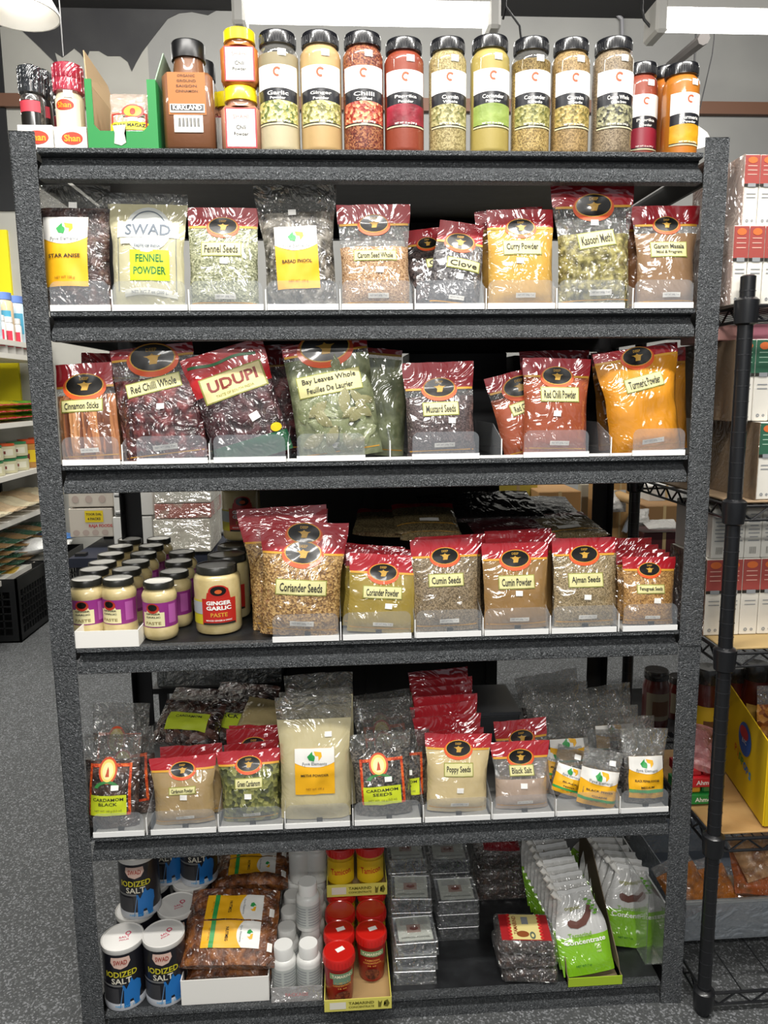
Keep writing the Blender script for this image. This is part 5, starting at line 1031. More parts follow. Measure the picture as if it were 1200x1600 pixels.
for k in range(N):
    dd = Vector((-.003 * k, .026 * k, .0015 * k)); up = Vector((0, 0, .004 * k))
    pouch('foremost concentrate pouch in the brown tray' if k == 0 else f'{ORD[k - 1] if k <= 10 else "last"} concentrate pouch behind the foremost one in the tray', P0 + dd, P1 + dd + up, w_, k < 1)
Q0 = unz(985, 1488, zE) + Vector((0, .02, .003)); Q1 = un(988, 1352, Q0.y + .07); w2_ = 78 * dep(Q0) / F
for k in range(6):
    dd = Vector((-.004 * k, .028 * k, .001 * k)); pouch('concentrate pouch leading the shorter right-hand group' if k == 0 else f'{ORD[k - 1]} concentrate pouch behind the right-hand leader', Q0 + dd, Q1 + dd + Vector((-.004 * k, 0, .003 * k)), w2_, k < 1)
pouch('lone concentrate pouch leaning at the very back', Q0 + Vector((-.05, .27, 0)), un(950, 1312, Q0.y + .33), w2_ * 1.05)
# clear acrylic bin at the right
a = xat(1002, .20, zf); r = empty('acrylic_bin', 'clear acrylic bin standing at the right end of the bottom shelf', 'bin', loc=(a, .06, zf)); AC = film('#9aa0a0', .22, 0, 'bin'); hb = un(1010, 1336, .22).z - zf; wd_ = .695 - a
G().box(0, .003, 0, .30, 0, hb * .85).obj('side_panel', AC, r); G().box(wd_ - .003, wd_, 0, .30, 0, hb).obj('side_panel', AC, r); G().box(.003, wd_ - .003, .297, .30, 0, hb).obj('back_panel', AC, r); G().box(.003, wd_ - .003, 0, .297, 0, .003).obj('base_panel', AC, r); G().tube((0, .0, hb * .85), (0, .3, hb * .85), .002, 6).tube((0, .3, hb), (wd_, .3, hb), .002, 6).obj('top_edge', mat('#c9cccc', .3), r)
# ================================================================== black wire rack at the right
WX, WYF = .805, -.04; BM = mat('#141518', .35, coat=.3); WD = .58; WL = 1.2
wr = empty('wire_rack', 'black wire shelving rack with ringed pole at the right', 'rack', loc=(0, 0, 0))
zt = un(1168, 432, WYF).z
def pole(x, y):
    o = G().tube((x, y, .0), (x, y, zt), .0165, 16).obj('pole', BM, wr, True); G().tube((x, y, zt), (x, y, zt + .003), .0165, 16, .012).obj('pole_cap', BM, o, True)
    g = G(); k = .08
    while k < zt - .02: g.tube((x, y, k), (x, y, k + .002), .0172, 14); k += .0254 * 1.35
    tag(g.obj('ring_groove', mat('#232427', .4), o), kind='stuff')
for x, y in ((WX, WYF), (WX, WYF + WD), (WX + WL, WYF), (WX + WL, WYF + WD)): pole(x, y)
WZ = [un(1166, 478, WYF).z, un(1140, 792, WYF).z, un(1128, 1022, WYF).z, un(1118, 1312, WYF).z, .055]
def wshelf(z):
    f = G()
    for zz, r_ in ((z, .0042), (z - .032, .0035)):
        f.tube((WX, WYF, zz), (WX + WL, WYF, zz), r_, 6); f.tube((WX, WYF + WD, zz), (WX + WL, WYF + WD, zz), r_, 6)
        f.tube((WX, WYF, zz), (WX, WYF + WD, zz), r_, 6); f.tube((WX + WL, WYF, zz), (WX + WL, WYF + WD, zz), r_, 6)
    sh = f.obj('shelf_frame', BM, wr)
    t = G()
    for i in range(8):
        a = WYF + WD * i / 8; b = WYF + WD * (i + .5) / 8; c = WYF + WD * (i + 1) / 8; t.tube((WX, a, z), (WX, b, z - .032), .0028, 5); t.tube((WX, b, z - .032), (WX, c, z), .0028, 5)
    for i in range(14):
        a = WX + WL * i / 14; b = WX + WL * (i + .5) / 14; c = WX + WL * (i + 1) / 14; t.tube((a, WYF, z), (b, WYF, z - .032), .0026, 5); t.tube((b, WYF, z - .032), (c, WYF, z), .0026, 5)
    t.obj('truss_wire', BM, sh)
    d = G()
    nd = 12 if z < .2 else 46
    for i in range(1, nd): x = WX + WL * i / nd; d.tube((x, WYF, z + .003), (x, WYF + WD, z + .003), .0019, 4)
    d.obj('deck_wire', BM, sh)
    for x, y in ((WX, WYF), (WX, WYF + WD), (WX + WL, WYF)): G().lathe([(.018, z - .042), (.024, z - .038), (.0265, z), (.0265, z + .012), (.019, z + .018)], 16, x, y).obj('collar', BM, sh, True)
for z in WZ: wshelf(z)
z = WZ[0]
# ---- cartons: tea boxes
GRD = mat('#2f5f48', .5); RDB = mat('#9c4640', .5); CW = mat('#dedad0', .5); ORL = mat('#cf6a34', .5); KR = mat('#9c8468', .75)
def carton(x0, w, y, d, zb, h, label, top, grp, wrap=None, back=False):
    r = empty('tea_carton', label, 'carton', grp, loc=(x0, y, zb))
    rnd(G().box(.0006, w - .0006, 0, d, 0, h).obj('carton_body', CW if not back else mat('#d0cec6', .5), r), .002)
    s = flat(0)
    if not back:
        l = d_rect('top_panel', s, w / 2, h * .79, w * .96, h * .40, top, r, .0008, nx=1, nz=1); d_ell('oval_logo', s, w / 2, h * .92, w * .3, h * .045, ORL, l, .0014, n=16, rings=1)
        d_rect('dark_band', s, w / 2, h * .57, w * .96, h * .04, INK, l, .0014, nx=1, nz=1); d_rect('grey_label', s, w / 2, h * .57, w * .5, h * .05, LGREY, l, .0020, nx=1, nz=1)
        for k in range(3): d_rect('text_line', s, w / 2, h * (.84 - .06 * k), w * .6, h * .012, mat('#d9a89a' if top is RDB else '#9cc0a8', .5), l, .0014, nx=1, nz=1)
        for k in range(2): d_rect('text_line', s, w / 2, h * (.45 - .05 * k), w * .6, h * .012, LGREY, r, .0008, nx=1, nz=1)
        d_ell('round_mark', s, w * .33, h * .07, w * .10, w * .10, LGREY, r, .0008, n=10, rings=1, hole=.4); d_ell('round_mark', s, w * .66, h * .07, w * .08, w * .08, LGREY, r, .0008, n=10, rings=1, hole=.4)
    else:
        for k in range(8): d_rect('text_line', s, w / 2, h * (.88 - .075 * k), w * (.66 if k % 3 else .5), h * .02, LGREY, r, .0008, nx=1, nz=1)
        for k in range(7): d_rect('barcode_line', s, w * (.3 + .06 * k), h * .16, w * .02, h * .14, INK, r, .0008, nx=1, nz=1)
    return r
def row(px0, Y, zb, ytop, wpx, n, top, grp, desc, d=.24, wrap=None, back=False, wl='the third-shelf cartons'):
    x0 = xat(px0, Y, zb); w = wpx * dep(Vector((x0, Y, zb))) / F; h = un(px0 + 15, ytop, Y).z - zb
    for i in range(n): carton(x0 + i * w, w, Y, d, zb, h, f'{desc}, {ORD[i]} from the left', top, grp, back=back)
    if wrap:
        o = G().box(x0 - .002, x0 - .0003, Y - .003, Y + d, zb, zb + h).obj('shrink_wrap', wrap); tag(o, 'creased clear wrap on the left side of ' + wl, 'wrap')
    return h, x0, w
zs = WZ[0] + .006; SW = film('#c9b0a4', .7, 1.2, 'wrapA')
h, x0, w = row(1140, WYF + .03, zs, 352, 25, 6, RDB, 'red-topped cartons on the top wire shelf', 'red-topped tea carton of the lower tier on the top wire shelf', wrap=SW, wl='the lower top-shelf tier')
row(1158, WYF + .04, zs + h + .001, 241, 25, 5, RDB, 'red-topped cartons on the top wire shelf', 'red-topped tea carton of the upper tier on the top wire shelf', wrap=SW, wl='the upper top-shelf tier')
zs = WZ[1] + .006
def cb(name, label, px0, px1, Y, zb, ytop, d, m, cat='carton', grp=None, pm=None):
    a = max(xat(px0, Y, zb), WX + (.004 if name == 'shelf_sheet' else 0)); b = xat(px1, Y, zb); h = .006 if name == 'shelf_sheet' else un((px0 + px1) / 2, ytop, Y).z - zb
    r = empty(name, label, cat, grp, loc=(a, Y, zb)); rnd(G().box(0, b - a, 0, d, 0, h).obj('carton_body', m, r), .002)
    return r, b - a, h
r, w_, h_ = cb('shelf_sheet', 'brown cardboard sheet lining the second wire shelf', 1108, 1420, WYF + .015, WZ[1] + .005, 786, .42, KR, 'cardboard sheet')
zs = WZ[1] + .012
h, x0, w = row(1180, WYF + .02, zs, 660, 26, 4, GRD, 'green-topped cartons', 'green-topped tea carton of the lower tier', d=.3, wrap=film('#8a7660', .85, .3, 'wrapB', .1), wl='the lower green tier')
h2, x1, w2 = row(1148, WYF + .05, zs + h + .002, 530, 27, 5, GRD, 'green-topped cartons', 'green-topped tea carton of the upper tier', d=.3, wrap=film('#8a7660', .85, .3, 'wrapB', .1), wl='the upper green tier')
row(1104, WYF + .26, zs, 652, 26, 2, GRD, 'green-topped cartons at the back', 'green-topped tea carton far back on the second wire shelf', d=.15)
r, w_, h_ = cb('pink_box', 'pink and white box under the top wire shelf', 1112, 1160, WYF + .12, zs + h + h2 + .004, 508, .2, mat('#e2a8a0', .5), 'box', 'pink boxes')
r, w_, h_ = cb('pink_box', 'pink box with magenta corner under the top wire shelf at the frame edge', 1172, 1240, WYF + .12, zs + h + h2 + .004, 506, .2, mat('#d98a9c', .5), 'box', 'pink boxes')
r, w_, h_ = cb('shelf_sheet', 'tan cardboard sheet lining the third wire shelf', 1086, 1420, WYF + .01, WZ[2] + .005, 1010, .44, mat('#b39866', .75), 'cardboard sheet')
zs = WZ[2] + .012
h, x0, w = row(1098, WYF + .10, zs, 874, 29, 6, RDB, 'red-topped cartons on the third wire shelf', 'red-topped tea carton on the third wire shelf', d=.2, wrap=film('#8a6a60', .6, 1))
row(1110, WYF + .10, zs + h + .001, 795, 27, 6, RDB, 'white cartons turned backwards', 'white tea carton showing its printed back on the third wire shelf', d=.2, back=True)
# fourth wire shelf: board, yellow carton, jars, red and green packs
zs = WZ[3] + .006
r, w_, h_ = cb('shelf_sheet', 'tan wooden board on the fourth wire shelf', 1068, 1420, WYF + .01, WZ[3] + .005, 1304, .44, mat('#b08a56', .7, 'noise', '#b8945f', '#a8804c', 8), 'board')
zs += .012
YC = mat('#d8b40c', .55); XB = 0
a = xat(1152, WYF + .02, zs); hh = un(1140, 1092, WYF + .2).z - zs
r = empty('snack_carton', 'open bright yellow display carton with blue oval logo', 'carton', loc=(a, WYF + .02, zs)); r.rotation_euler.z = .0
q = [(.002, .38), (.10, .004)]
XB = xat(1130, WYF + .32, zs) - a; XF = xat(1193, WYF + .02, zs) - a
g = quad('side_panel', [(XB, .30, 0), (XF, .0, 0), (XF, .0, hh * .86), (XB, .30, hh)], YC, r, .003); quad('front_panel', [(XF, .0, 0), (.38, .02, 0), (.38, .02, hh * .86), (XF, .0, hh * .86)], YC, r, .003); quad('base_panel', [(XB, .30, .001), (.36, .30, .001), (.38, .02, .001), (XF, 0, .001)], YC, r, .002)
A0 = Vector((XF, .0, 0)); A1 = Vector((XB, .30, 0)); dv = (A1 - A0); LL = dv.length; dv.normalize(); nn = Vector((-dv.y, dv.x, 0)); nn = nn if nn.x < 0 else -nn
sy = lambda x, z, e: tuple(A1 - dv * x + nn * (e + .004) + Vector((0, 0, z)))
e = d_ell('oval_logo', sy, .16, hh * .62, .045, .045, mat('#2458a8', .5), r, .001); d_ell('oval_logo_top', sy, .155, hh * .68, .03, .018, mat('#b8303c', .5), e, .002); d_text(sy, .16, hh * .6, 'ETC', PAPER, e, wd=.03, eps=.002)
for i, (ch, cc) in enumerate(zip('PinPops', ('#c8501c', '#c8501c', '#3c8a3c', '#3c8a3c', '#2a6ab8', '#2a6ab8', '#2a8ac8'))): d_text(sy, .10 + .018 * i, hh * (.42 - .018 * i), ch, mat(cc, .5), r, h=.022, eps=.001)
for i in range(6):
    P0 = Vector((a + max(XB, XF) + .075 + .05 * (i % 3), WYF + .10 + .09 * (i // 3), zs + .01)); bag(f'{ORD[i]} orange snack packet in the yellow carton', 'snack packet', 'snack packets in the yellow carton', P0, P0 + Vector((.0, .03, hh * (1.0 + .06 * (i % 2)))), .10, .10, .04, [('contents', 0, .8, mat('#9c5a1c', .4, 'seed', '#c98a3c', '#7a3a14', 60, coat=1, crk=1)), ('clear_film', .8, 1, FILM)], name='snack_packet', ck=.006)
def sauce(px, py_t, py_b, wpx, Y, label, z_=None, lab='#c8a24c'):
    z_ = z_ or zs; X = xat(px, Y, z_); H = un(px, py_t, Y).z - z_; R = wpx / 2 * dep(Vector((X, Y, z_))) / F
    r = empty('sauce_jar', label, 'jar', 'dark red sauce jars', loc=(X, Y, z_)); m = mat('#4a150e', .3, coat=1)
    G().lathe([(0, 0), (.93 * R, 0), (R, .04 * H), (R, .72 * H), (.88 * R, .80 * H), (.84 * R, .85 * H)], 24).obj('glass', m, r, True); G().lathe([(.88 * R, .85 * H), (.92 * R, .86 * H), (.92 * R, .98 * H), (.86 * R, H), (.0, .99 * H)], 24).obj('lid', mat('#2c2a28', .25, coat=.6), r, True)
    s = cyl(R); l = d_strip('label', s, -1.1 * R, 1.1 * R, .16 * H, .64 * H, mat(lab, .5), r, .0006, 12, 2); d_strip('label_text_block', s, -.6 * R, .7 * R, .24 * H, .5 * H, mat('#5c3a20', .5), l, .0012, 6, 1)
# a black trestle behind the rack carries more jars, seen past the right post
ZT = un(1022, 1132, .86).z
for px, yt, wp, Y, lb_, c in ((1022, 1046, 40, .86, 'dark sauce jar with grey label right of the pepper packs', '#7a705c'), (1058, 1056, 34, .92, 'dark sauce jar half hidden by the right post', '#7a705c')):
    sauce(px, yt, 0, wp, Y, lb_, z_=ZT, lab=c)
tb = empty('side_table', 'black low table behind the rack carrying two sauce jars', 'table', loc=(.80, .80, 0)); G().box(-.12, .35, 0, .4, ZT - .025, ZT - .001).obj('table_top', BLKM, tb)
for sx in (-.10, .32):
    for sy_ in (.02, .38): G().box(sx, sx + .02, sy_ - .01, sy_ + .01, 0, ZT - .025).obj('leg', BLKM, tb)
sauce(1098, 1042, 0, 42, WYF + .34, 'sauce jar with yellow label between the post and the black pole', lab='#b8961c'); sauce(1140, 1040, 0, 36, WYF + .36, 'sauce jar right of the black pole, silver lid'); sauce(1172, 1036, 0, 40, WYF + .32, 'sauce jar second right of the black pole'); sauce(1215, 1040, 0, 40, WYF + .3, 'sauce jar at the right edge, cut off')
for px0, px1, yt, Y, m_, lb_ in ((1080, 1126, 1216, .30, '#1f8a3c', 'green packet tray with white script in the pile beside the black pole'), (1082, 1128, 1178, .30, '#c4202a', 'red packet tray with white script in the pile beside the black pole')):
    zz = zs if m_ == '#1f8a3c' else zs + .048
    r, w_, h_ = cb('packet_tray', lb_, px0, px1, WYF + .14, zz, 0, .12, mat(m_, .5), 'tray', 'packet trays') if 0 else (None, 0, 0)
    a_ = xat(px0 - 6, WYF + .13, zz); r = empty('packet_tray', lb_, 'tray', 'packet trays', loc=(a_, WYF + .13, zz)); rnd(G().box(0, .085, 0, .12, 0, .026).obj('tray_body', mat(m_, .5), r), .001); d_text(flat(0), .045, .013, 'Ahmed', PAPER, r, wd=.05, eps=.001)
    for i in range(2): o = rnd(G().box(.004 + .04 * i, .040 + .04 * i, .01, .11, .026, .046).obj('packet', mat(('#1f7a38', '#e0a01c')[i == 0] if m_ == '#1f8a3c' else '#b01c24', .4, coat=.8), r), .004)
for i in range(3):
    P0 = Vector((xat(1102, WYF + .16, zs + .10) - .03, WYF + .14 + .02 * i, zs + .098 + .026 * i)); bag(f'{("lowest", "middle", "topmost")[i]} pale red packet heaped on the red tray', 'snack packet', 'pale red packets', P0, P0 + Vector((.06, .08, .01)), .08, .08, .03, [('contents', 0, 1, mat('#b87a7a', .35, coat=1, crk=1))], name='snack_packet', ck=.005)
# lowest visible bin on a dark board, with packets in it
zl_ = WZ[4] + .008; YB = unz(1150, 1466, zl_).y; hb = un(1150, 1404, YB).z - zl_; r = empty('storage_bin', 'translucent plastic bin of bagged snacks under the wire shelf', 'bin', loc=(WX + .03, YB, zl_)); BN = film('#a8b0b8', .45, .3, 'bin2')
G().box(0, .8, 0, .003, 0, hb).obj('front_panel', BN, r); G().box(0, .003, .003, .4, 0, hb).obj('side_panel', BN, r); G().box(.003, .8, .397, .4, 0, hb).obj('back_panel', BN, r); G().box(.003, .8, .003, .397, 0, .004).obj('base_panel', mat('#5a6472', .5), r); G().box(-.004, .804, -.006, .004, hb - .008, hb).obj('rim', film('#c8cccc', .6, 0, 'rim'), r)
for i, (px, py, c, rz) in enumerate(((1078, 1395, '#7a9a6c', .5), (1092, 1385, '#c87a2c', -.5), (1130, 1385, '#c07014', -.3), (1185, 1360, '#b8602c', .2), (1200, 1330, '#c89a6c', -.3), (1160, 1400, '#9a8468', .3))):
    P0 = un(px, py + 40, YB + .06); bag(f'{ORD[i]} bagged snack from the left in the translucent bin', 'snack packet', 'bagged snacks in the bin', P0, P0 + Vector((math.sin(rz) * .1, .10, .10)), .13, .13, .05, [('contents', 0, .8, mat(c, .4, 'noise', c, '#8a5a34', 20, coat=1, crk=1)), ('clear_film', .8, 1, FILM)], name='snack_packet', ck=.006)
# ================================================================== behind the rack, right: cardboard corner
def wbox(name, label, px0, px1, yb, yt, Y, d, m, cat='carton', grp=None, rz=0, extra=None):
    a = un(px0, yb, Y); b = un(px1, yb, Y); h = un(px0, yt, Y).z - a.z
    r = empty(name, label, cat, grp, loc=(a.x, Y, a.z)); r.rotation_euler.z = rz; o = rnd(G().box(0, b.x - a.x, 0, d, 0, h).obj('carton_body', m, r), .004)
    return r, b.x - a.x, h
KB = mat('#a37c4c', .75); KB2 = mat('#8c6a42', .75); KB3 = mat('#b8905a', .75)
bk = empty('storage_table', 'dark back-room table under the cardboard boxes', 'table', loc=(.3, 1.25, 0)); hz = un(980, 900, 1.3).z; G().box(0, 2.2, 0, .9, hz - .03, hz).obj('table_top', BLKM, bk)
for sx in (.03, 2.1):
    for sy_ in (.05, .82): G().box(sx, sx + .05, sy_, sy_ + .05, 0, hz - .03).obj('leg', BLKM, bk)
def tbox(label, px0, px1, yt, Y, d, m, name='cardboard_box', grp='back-room cardboard boxes', cat='box', zb=None):
    zb = hz + .001 if zb is None else zb; a = xat(px0, Y, zb); b = xat(px1, Y, zb); h = un((px0 + px1) / 2, yt, Y).z - zb
    r = empty(name, label, cat, grp, loc=(a, Y, zb)); rnd(G().box(0, b - a, 0, d, 0, h).obj('carton_body', m, r), .004)
    G().box((b - a) * .46, (b - a) * .54, -.001, .0, 0, h).obj('tape', mat('#c2a878', .4), r); return r, b - a, h, a
tbox('brown cardboard box behind the cumin bags with yellow tape', 840, 905, 768, 1.6, .3, KB)
tbox('yellow and white carton seen just under the third beam', 778, 838, 756, 1.75, .3, mat('#c8b448', .6))
tbox('tall brown cardboard box right of the rear upright', 945, 985, 740, 1.45, .25, KB3)
tbox('flat dark maroon box with papers on it', 1002, 1068, 832, 1.30, .3, mat('#4a1a1c', .5))
tbox('open brown box above the maroon one', 1006, 1064, 790, 1.60, .25, KB2); tbox('white wrapped bundle behind the open brown box', 1010, 1064, 758, 1.75, .2, mat('#c9c7c2', .5))
tbox('grey cardboard panel leaning behind the wrapping paper', 905, 945, 756, 1.9, .05, mat('#a39c8a', .7))
P = un(960, 772, 1.42); Q = un(992, 783, 1.30); g = G().tube(P, Q, .02, 14, .02); tag(g.obj('cardboard_tube', mat('#c8a068', .6), smooth=True), 'tan cardboard tube poking out of the boxes', 'tube')
P = un(975, 832, 1.36); Q = un(992, 790, 1.40); g = G().tube(P, Q, .012, 4); tag(g.obj('metal_strip', mat('#9aa0a8', .3, metal=.6)), 'slanting grey metal strip in front of the boxes', 'strip')
for i, (px, py, Y, w_, h_) in enumerate(((962, 800, 1.38, .09, .09), (1000, 822, 1.34, .08, .07), (1040, 826, 1.25, .14, .02))):
    P = un(px, py, Y); bag(('crumpled white plastic bag left of the cardboard tube', 'crumpled translucent bag right of the metal strip', 'loose white papers on the maroon box')[i], ('plastic bag', 'plastic bag', 'papers')[i], None, P, P + Vector((0, .02 if i < 2 else .1, h_)), w_, w_ * 1.1, .05 if i < 2 else .01, [('wrapping', 0, 1, mat('#cfccc6', .4, coat=.8, crk=1))], name=('plastic_bag', 'plastic_bag', 'loose_papers')[i], ck=.008 if i < 2 else .002)
# open-backed gondola standing behind the rack, dark side to us
gp = empty('black_gondola', 'black-backed shelving standing behind the rack', 'shelving', loc=(0, 0, 0)); xa = un(380, 800, .95).x; xb = un(770, 780, .95).x
G().box(xa, xb, .95, .97, .35, 1.66).obj('back_panel', mat('#0e0f11', .5), gp)
for x in (xa, (xa + xb) / 2, xb): G().box(x - .02, x + .02, .935, .95, 0, 1.70).obj('standard', BLKM, gp)
G().box(xa, xb, .90, .97, .02, .10).obj('kick_plate', BLKM, gp)
# clear bins behind shelf 4
for i, (px0, px1) in enumerate(((246, 345), (348, 440))):
    Y = .80; zz = .60; a = xat(px0, Y, zz); b = xat(px1, Y, zz); h = un(px0, 1030, Y).z - zz
    r = empty('clear_bin', f'{("left", "right")[i]} of two clear grey bins behind the cardamom shelf', 'bin', 'clear grey bins behind the rack', loc=(a, Y, zz)); m = film('#8c9292', .5, .4, 'bin3')
    G().box(0, b - a, 0, .003, 0, h).obj('front_panel', m, r); G().box(0, .003, .003, .12, 0, h).obj('side_panel', m, r); G().box(b - a - .003, b - a, .003, .12, 0, h).obj('side_panel', m, r); G().box(-.003, b - a + .003, -.004, .125, h, h + .008).obj('bin_lid', m, r)
    for k in range(6): G().box((b - a) * (k + .5) / 6, (b - a) * (k + .5) / 6 + .003, -.003, 0, 0, h).obj('rib', m, r)
bt = empty('bin_stand', 'black stand under the clear grey bins', 'stand', loc=(0, 0, 0)); xa2 = xat(240, .8, .6); xb2 = xat(445, .8, .6); G().box(xa2, xb2, .78, .94, .58, .599).obj('stand_top', BLKM, bt)
for x in (xa2 + .02, xb2 - .02): G().box(x - .015, x + .015, .84, .87, 0, .58).obj('leg', BLKM, bt)
# ================================================================== left: boxes, crates, aisle shelving
RI = mat('#b03a3a', .6); CWt = mat('#bdb5a8', .65)
def raja(px0, px1, yb, yt, Y, label, i):
    r, w_, h_ = wbox('food_carton', label, px0, px1, yb, yt, Y, .3, CWt, grp='pale food cartons with red print')
    s = flat(0); d_text(s, w_ * .62, h_ * (.86 if i else .80), 'RAJA FOODS', RI, r, wd=w_ * .62, h=h_ * .13, eps=.002, bold=.03)
    for k in range(3): d_ell('faint_print', s, w_ * (.2 + .3 * k), h_ * .35, w_ * .09, h_ * .16, mat('#b0a096', .65), r, .002, n=16, rings=1)
    if i == 0:
        l = d_rect('yellow_label', s, w_ * .6, h_ * .60, w_ * .42, h_ * .36, mat('#d2b91c', .5), r, .003, nx=1, nz=1)
    return r, w_, h_
r, w_, h_ = wbox('food_carton', 'pale food carton with yellow label and red print', 110, 178, 840, 795, 2.9, .3, CWt, grp='pale food cartons with red print'); s = flat(0)
l = d_rect('yellow_label', s, w_ * .58, h_ * .72, w_ * .42, h_ * .40, mat('#d2b91c', .5), r, .003, nx=1, nz=1); d_text(s, w_ * .58, h_ * .80, 'TOOR DAL', INK, l, wd=w_ * .36, eps=.005, bold=.03); d_text(s, w_ * .58, h_ * .64, '4 PACKS', INK, l, wd=w_ * .3, eps=.005, bold=.03); d_text(s, w_ * .72, h_ * .38, 'RAJA FOODS', RI, r, wd=w_ * .54, eps=.003, bold=.03)
for k in range(4): d_ell('faint_print', s, w_ * (.15 + .22 * k), h_ * .16, w_ * .08, h_ * .10, mat('#a8988e', .65), r, .002, n=16, rings=1)
zl = r.location.z
r, w_, h_ = wbox('food_carton', 'upper pale food carton with red print under the third beam', 108, 178, 793, 745, 2.9, .3, CWt, grp='pale food cartons with red print'); d_text(s, w_ * .62, h_ * .56, 'RAJA FOODS', RI, r, wd=w_ * .54, eps=.003, bold=.03)
for k in range(3): d_ell('faint_print', s, w_ * (.15 + .3 * k), h_ * .26, w_ * .08, h_ * .12, mat('#a8988e', .65), r, .002, n=16, rings=1)
WC = mat('#c9c9c4', .6)
for yb, yt, lb_ in ((855, 808, 'lower white carton beside the food cartons'), (806, 745, 'upper white carton beside the food cartons')):
    r, w_, h_ = wbox('white_carton', lb_, 179, 240, yb, yt, 2.88, .3, WC, grp='white cartons'); d_rect('black_mark', s, w_ * .42, h_ * .42, w_ * .22, h_ * .12, INK, r, .002, nx=1, nz=1)
for yb, yt, c, lb_ in ((864, 812, '#c9c4b4', 'lowest plastic-wrapped bundle left of the stacked garlic jar'), (811, 788, '#a8685c', 'red-brown plastic-wrapped bundle in the middle of three'), (787, 745, '#c4c0b4', 'upper plastic-wrapped bundle just under the third beam')):
    r, w_, h_ = wbox('wrapped_bundle', lb_, 242, 330, yb, yt, 2.6, .4, mat(c, .4, 'noise', c, '#b8b0a0', 9, coat=.9, crk=1), cat='bundle', grp='plastic-wrapped bundles')
sup = empty('pallet_table', 'dark low platform under the food cartons', 'platform', loc=(0, 0, 0)); a = un(105, 855, 2.6); b = un(335, 855, 2.6); G().box(a.x, b.x, 2.6, 3.3, min(a.z, b.z) - .1, min(un(110, 840, 2.9).z, un(240, 838, 2.6).z, un(190, 855, 2.88).z) - .004).obj('platform_top', mat('#1c2130', .5), sup)
for x in (a.x + .05, b.x - .05):
    for y in (2.65, 3.2): G().box(x - .03, x + .03, y, y + .05, 0, a.z - .05).obj('leg', BLKM, sup)
# crates
CB = mat('#121314', .4)
def crate(P, rz, w, d, h, label):
    r = empty('plastic_crate', label, 'crate', 'black plastic crates', loc=P); r.rotation_euler.z = rz; t = .012
    G().box(0, w, 0, d, 0, .01).obj('crate_base', CB, r)
    for nm, f in (('front', lambda u, z: (u * w, 0, z)), ('back', lambda u, z: (u * w, d - t, z)), ('left', lambda u, z: (0, u * d, z)), ('right', lambda u, z: (w - t, u * d, z))):
        g = G(); lr = nm in ('left', 'right'); L_ = d if lr else w
        def bb(u0, u1, z0_, z1_):
            if lr: x = 0 if nm == 'left' else w - t; g.box(x, x + t, u0, u1, z0_, z1_)
            else: y = 0 if nm == 'front' else d - t; g.box(u0, u1, y, y + t, z0_, z1_)
        bb(0, L_, 0, h * .12); bb(0, L_, h * .80, h); bb(0, .05, h * .12, h * .8); bb(L_ - .05, L_, h * .12, h * .8)
        n = 9
        for i in range(1, n): u = .05 + (L_ - .1) * i / n; bb(u - .004, u + .004, h * .12, h * .8)
        for k in range(1, 6): zz = h * (.12 + .68 * k / 6); bb(.05, L_ - .05, zz - .004, zz + .004)
        g.obj('slatted_side', CB, r)
    return r
Pc = unz(34, 1004, 0); Pd = unz(100, 948, 0); an_ = math.atan2(Pd.y - Pc.y, Pd.x - Pc.x) - math.pi / 2; Lc = (Pd - Pc).length
zc_ = un(34, 905, Pc.y).z
crate(Pc + Vector((-.55, -.0, 0)), 0, .55, .5, zc_, 'large black slatted crate on the floor at the left edge'); crate(Pc + Vector((-.50, .55, 0)), 0, .55, .6, zc_, 'black slatted crate behind the large left one')
Pm = unz(150, 985, 0); crate((Pd.x + .30, 3.45, 0), 0, .5, .5, zc_ * .98, 'black slatted crate seen behind the small paste jars')
for i, (x, y, c, n_) in enumerate(((-.22, .62, '#dfe0dd', 'white sack lying on the rear left crate'), (-.25, .92, '#2c6ab0', 'blue and white sack behind the white one on the crates'), (-.45, .22, '#c9a83c', 'yellow sack inside the large left crate'))):
    P0 = Pc + Vector((x - .12, y, zc_ + (.05 if i < 2 else -.06))); bag(n_, 'sack', 'sacks on the crates', P0, P0 + Vector((.45, .10, .05)), .26, .22, .10, [('sack_body', 0, 1, mat(c, .4, coat=.6, crk=.8))], name='food_sack', ck=.012)
# aisle shelving on the left
SX = -2.28; SYa, SYb = 2.35, 4.35; SHW = mat('#dcd9d0', .6)
ai = empty('aisle_shelving', 'white aisle shelving seen left of the rack', 'shelving', loc=(0, 0, 0))
lv = [un(55, y, SYb).z for y in (561, 655, 724, 783, 852)]; lv0 = un(10, 527, 3.3).z
for z in lv + [lv0]:
    G().box(SX - .5, SX, SYa, SYb, z - .028, z).obj('shelf_board', SHW, ai); G().box(SX, SX + .008, SYa, SYb, z - .03, z + .004).obj('shelf_edge', SHW, ai)
for y in (SYa + .02, SYb + .0):
    for x in (SX - .06, SX - .48): G().box(x - .02, x + .02, y, y + .03, 0, lv0 + .12).obj('standard', BLKM, ai)
G().box(SX - .52, SX - .50, SYa, SYb, .0, lv0 - .2).obj('back_panel', SHW, ai)
rn = random.Random(5)
cols = ['#5fae2c', '#d8cf1c', '#c82a34', '#7ac42c']
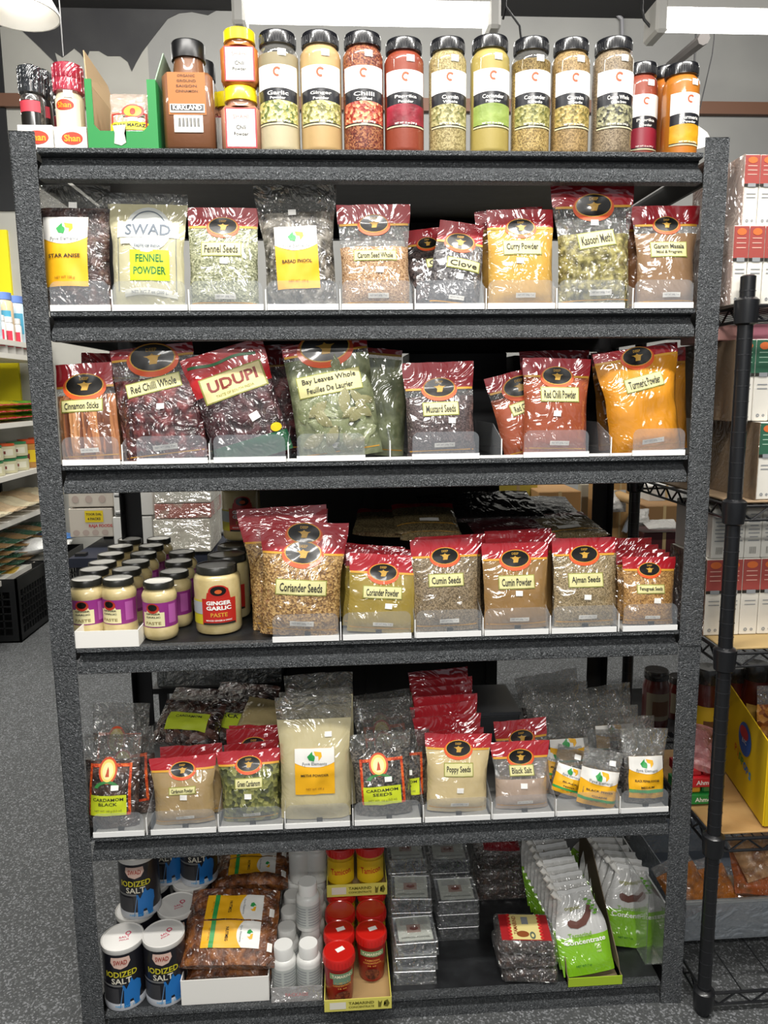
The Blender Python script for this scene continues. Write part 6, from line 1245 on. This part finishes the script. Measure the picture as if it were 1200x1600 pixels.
for i in range(24):
    y = SYb - .10 - .13 * (i // 3) ; zz = lv[1] + .002 + .045 * (i % 3)
    P0 = Vector((SX - .28, y, zz + .02)); bag(f'green and red packet, {("bottom", "middle", "top")[i % 3]} of the {ORD[i // 3]} pile from the far end', 'packet', 'green and red packets on the aisle shelf', P0, P0 + Vector((.26, 0, .01)), .12, .12, .045, [('packet_body', 0, .82, mat(cols[i % 2 * 3 if i < 9 else 1], .4, coat=.6, crk=.5)), ('header', .82, 1, mat('#c8202c', .4, coat=.6))], name='food_packet', ck=.006)
def cylthing(name, label, grp, P, R, H, c, lidc, labc, cat='jar'):
    r = empty(name, label, cat, grp, loc=P); G().lathe([(0, 0), (.95 * R, 0), (R, .03 * H), (R, .78 * H), (.8 * R, .84 * H)], 18).obj('container', mat(c, .4, coat=.6), r, True); G().lathe([(.84 * R, .83 * H), (.9 * R, .84 * H), (.9 * R, .98 * H), (0, H)], 18).obj('lid', mat(lidc, .4), r, True)
    l = d_strip('label', cyl(R), -1.2 * R, 1.2 * R, .2 * H, .62 * H, mat(labc, .5), r, .001, 10, 1); d_strip('label_spot', cyl(R), -.4 * R, .5 * R, .3 * H, .5 * H, mat('#7a2c24', .5), l, .002, 4, 1)
for i in range(6):
    y = SYb - .12 - .2 * i; cylthing('plastic_jar', f'orange-lidded jar, {ORD[i]} from the far end of the aisle shelf' if i < 2 else f'green-lidded tub, {ORD[i - 2]} nearer pile on the aisle shelf', 'jars on the aisle shelf', (SX - .10, y, lv[2] + .001), .075, .21 if i < 2 else .10, '#b8843c' if i < 2 else '#c9c4a0', '#d0501c' if i < 2 else '#2a7a4a', '#e0c020' if i < 2 else '#d9d6c2')
    if i >= 2: cylthing('plastic_jar', f'green-lidded tub stacked on the {ORD[i - 2]} nearer one', 'jars on the aisle shelf', (SX - .10, y, lv[2] + .103), .073, .10, '#c9c4a0', '#c8501c' if i % 2 else '#2a7a4a', '#d9d6c2')
for i in range(7): cylthing('spray_bottle', f'white and red bottle, {ORD[i]} from the far end', 'white and red bottles on the aisle shelf', (SX - .07, SYb - .07 - .13 * i, lv[0] + .001), .05, .26, '#d9d6d2', '#e8e6e2', '#c8344a', 'bottle')
for i in range(4): cylthing('cleaner_bottle', f'pale bottle on the top aisle shelf, {ORD[i]} from the far end', 'bottles on the top aisle shelf', (SX - .10, SYb - .35 - .2 * i, lv0 + .001), .07, .34, '#d2b48c' if i % 2 else '#b8cdd8', '#5c7ab8', '#4a9ab8', 'bottle')
for i in range(6):
    P0 = Vector((SX - .35, SYb - .15 - .24 * i, lv[3] + .05)); bag(f'cream sack, {ORD[i]} from the far end, on the fourth aisle board', 'sack', 'cream sacks on the aisle shelf', P0, P0 + Vector((.40, -.03, .02)), .24, .2, .11, [('sack_body', 0, 1, mat(('#cfc4a4', '#c9b08c')[i % 2], .45, coat=.5, crk=.7))], name='food_sack', ck=.012)
for i in range(28):
    y = SYb - .12 - .16 * (i // 4); P0 = Vector((SX - .30, y, lv[4] + .025 + .05 * (i % 4))); bag(f'{"dark green" if i // 4 % 2 == 0 else "brown"} packet, {("bottom", "second", "third", "top")[i % 4]} of the {ORD[i // 4]} pile on the lowest aisle board', 'packet', 'packets on the lowest aisle board', P0, P0 + Vector((.27, 0, .005)), .14, .14, .05, [('packet_body', 0, 1, mat('#1f5c40' if i // 4 % 2 == 0 else '#a8824c', .35, coat=.8, crk=.8))], name='food_packet', ck=.006)
